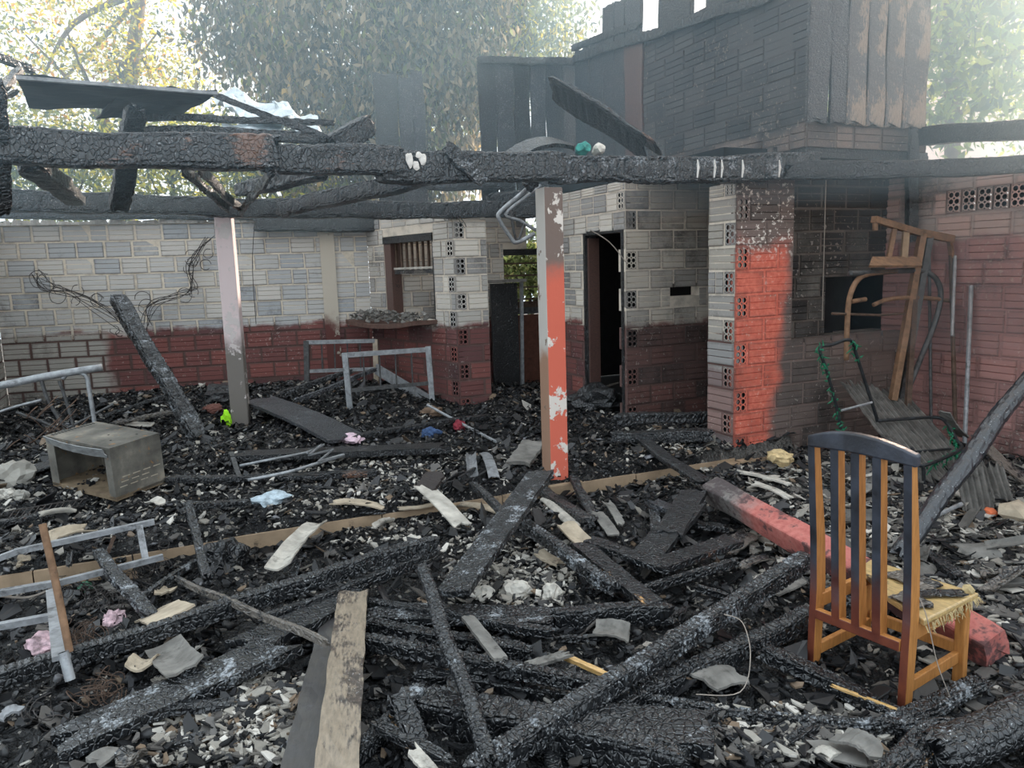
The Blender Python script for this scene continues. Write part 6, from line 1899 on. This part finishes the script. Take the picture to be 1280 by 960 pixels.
# wires on the walls
def bundle(name, px, lab, n=7, spread=0.04, v=(10.05, 10.05), r=0.004, mat=WIRE, curl=0.0):
    mb = MB()
    for k in range(n):
        pts = []
        for i, (x, y) in enumerate(px):
            vv = v[0] + (v[1] - v[0]) * i / (len(px) - 1)
            pts.append(pv(x, y, vv) + np.array([rnd.gauss(0, spread), rnd.gauss(0, 0.02), rnd.gauss(0, spread)]))
        mb.tube(pts, r, 4, 5)
    for k in range(int(curl)):
        c_ = pv(*px[rnd.randrange(len(px))], v[0]) + np.array([rnd.gauss(0, spread * 2), 0, rnd.gauss(0, spread * 2)])
        rr = rnd.uniform(0.04, 0.10)
        ph = rnd.uniform(0, 6)
        mb.tube([c_ + np.array([math.cos(q * 0.6 + ph) * rr, rnd.gauss(0, .01), math.sin(q * 0.6 + ph) * rr]) for q in range(10)], r, 4, 2)
    o = mb.build(name, mat)
    tag(o, lab, 'wires', None, 'thing')
    return o


bundle('wire_bundle', [(45, 345), (60, 358), (90, 366), (120, 378), (155, 405)], 'tangled burnt wires hanging on the back wall left of the leaning timber', curl=10)
bundle('wire_bundle', [(258, 296), (246, 318), (238, 335), (240, 362), (222, 368), (190, 384), (184, 410)], 'tangled burnt wires hanging on the back wall from the wall plate', 6, 0.03, curl=9)
bundle('hanging_wire', [(318, 262), (316, 330), (320, 405)], 'single thin wire hanging down the back wall beside the white post', 1, 0.01, (9.0, 9.6))
bundle('hanging_wire', [(738, 287), (762, 303), (782, 328)], 'thin pale cord slanting across the dark doorway', 1, 0.004, (6.55, 6.4), 0.005, ROPE)
bundle('hanging_wire', [(1033, 215), (1031, 300), (1030, 400)], 'thin cord hanging down in front of the dark alcove', 1, 0.004, (4.85, 4.85), 0.004, ROPE)
bundle('hanging_wire', [(562, 250), (575, 276), (584, 284)], 'thin wire hanging over the gap at the top of the corner pier', 2, 0.02, (7.8, 7.8), 0.004)
# bent tubes hanging behind the orange post
ht = empty('hanging_tubes', pv(645, 270, 6.6)); tag(ht, 'bent steel tube frame hanging from the timber left of the orange post', 'metal frame', None, 'thing')
H_ = plane_pt(6.4)
MB().tube([pv(676, 214, 5.0), pv(664, 230, 6.0), H_(652, 242), H_(626, 264), H_(624, 274), H_(638, 296), H_(646, 303), H_(668, 292)], 0.020, 8, 4).build('bent_tube', STEEL, ht, True)
MB().tube([H_(676, 232), H_(655, 248), H_(632, 268), H_(650, 276), H_(670, 288)], 0.016, 8, 4).build('bent_tube', STEEL, ht, True)
MB().tube([H_(638, 262), H_(643, 292), H_(648, 300), H_(656, 276)], 0.012, 8, 4).build('strut', STEEL_DARK, ht, True)
lump('charred_knot', pv(662, 222, 5.2), (0.07, 0.06, 0.10), CH_ASH, 'charred knot of wood hanging from the timber above the bent steel tubes', 'wood', seed=71, sub=3)
# ash on the counter
mb = MB()
A_, d_, n_ = dirs(c_a, c_b)
for i in range(230):
    s = rnd.uniform(w0 - 0.42, w1 - 0.05)
    p = A_ + d_ * s - n_ * rnd.uniform(0.02, 0.32) + np.array([0, 0, 1.02 + rnd.uniform(0, 0.11)])
    a = rnd.uniform(0, 6.28); l_ = rnd.uniform(0.03, 0.08)
    q = p + np.array([math.cos(a) * l_, math.sin(a) * l_, rnd.uniform(-.03, .04)])
    mb.bar(p, q, rnd.uniform(0.015, 0.04), 0.005, up=(rnd.gauss(0, 1), rnd.gauss(0, 1), 1))
o = mb.build('counter_ash', ASHPLATE2); tag(o, 'heap of pale curled ash lying on the sagging counter', 'ash', None, 'stuff')
o = MB().tube([pg(905, 768, 0.22), pg(928, 778, 0.24), pg(938, 820, 0.22), pg(925, 865, 0.12), pg(870, 868, 0.10)], 0.002, 5, 6).build('bent_wire', ROPE); tag(o, 'thin bent pale wire standing between the two slanting cracked beams', 'wire', None, 'thing')
o = MB().tube([pd(1148, 745, 2.75), pd(1158, 770, 2.72), pd(1172, 830, 2.70), pd(1188, 872, 2.68)], 0.002, 5, 5).build('loose_thread', ROPE); tag(o, 'thin pale thread hanging from the chair seat to the ground', 'thread', None, 'thing')

for i, (x, y) in enumerate(((512, 200), (520, 207), (529, 199), (524, 194))):
    lump('plaster_patch', pv(x, y, 4.815), (0.024, 0.010, (0.05, 0.03, 0.035, 0.02)[i]), bpy.data.materials['white_cap'], ('biggest', 'lowest', 'last', 'topmost')[i] + ' of four white plaster patches on the roof timber between the posts', 'plaster', seed=90 + i, rough=0.3, group='white plaster patches on the roof timber').rotation_euler = (0, 0, ANG)
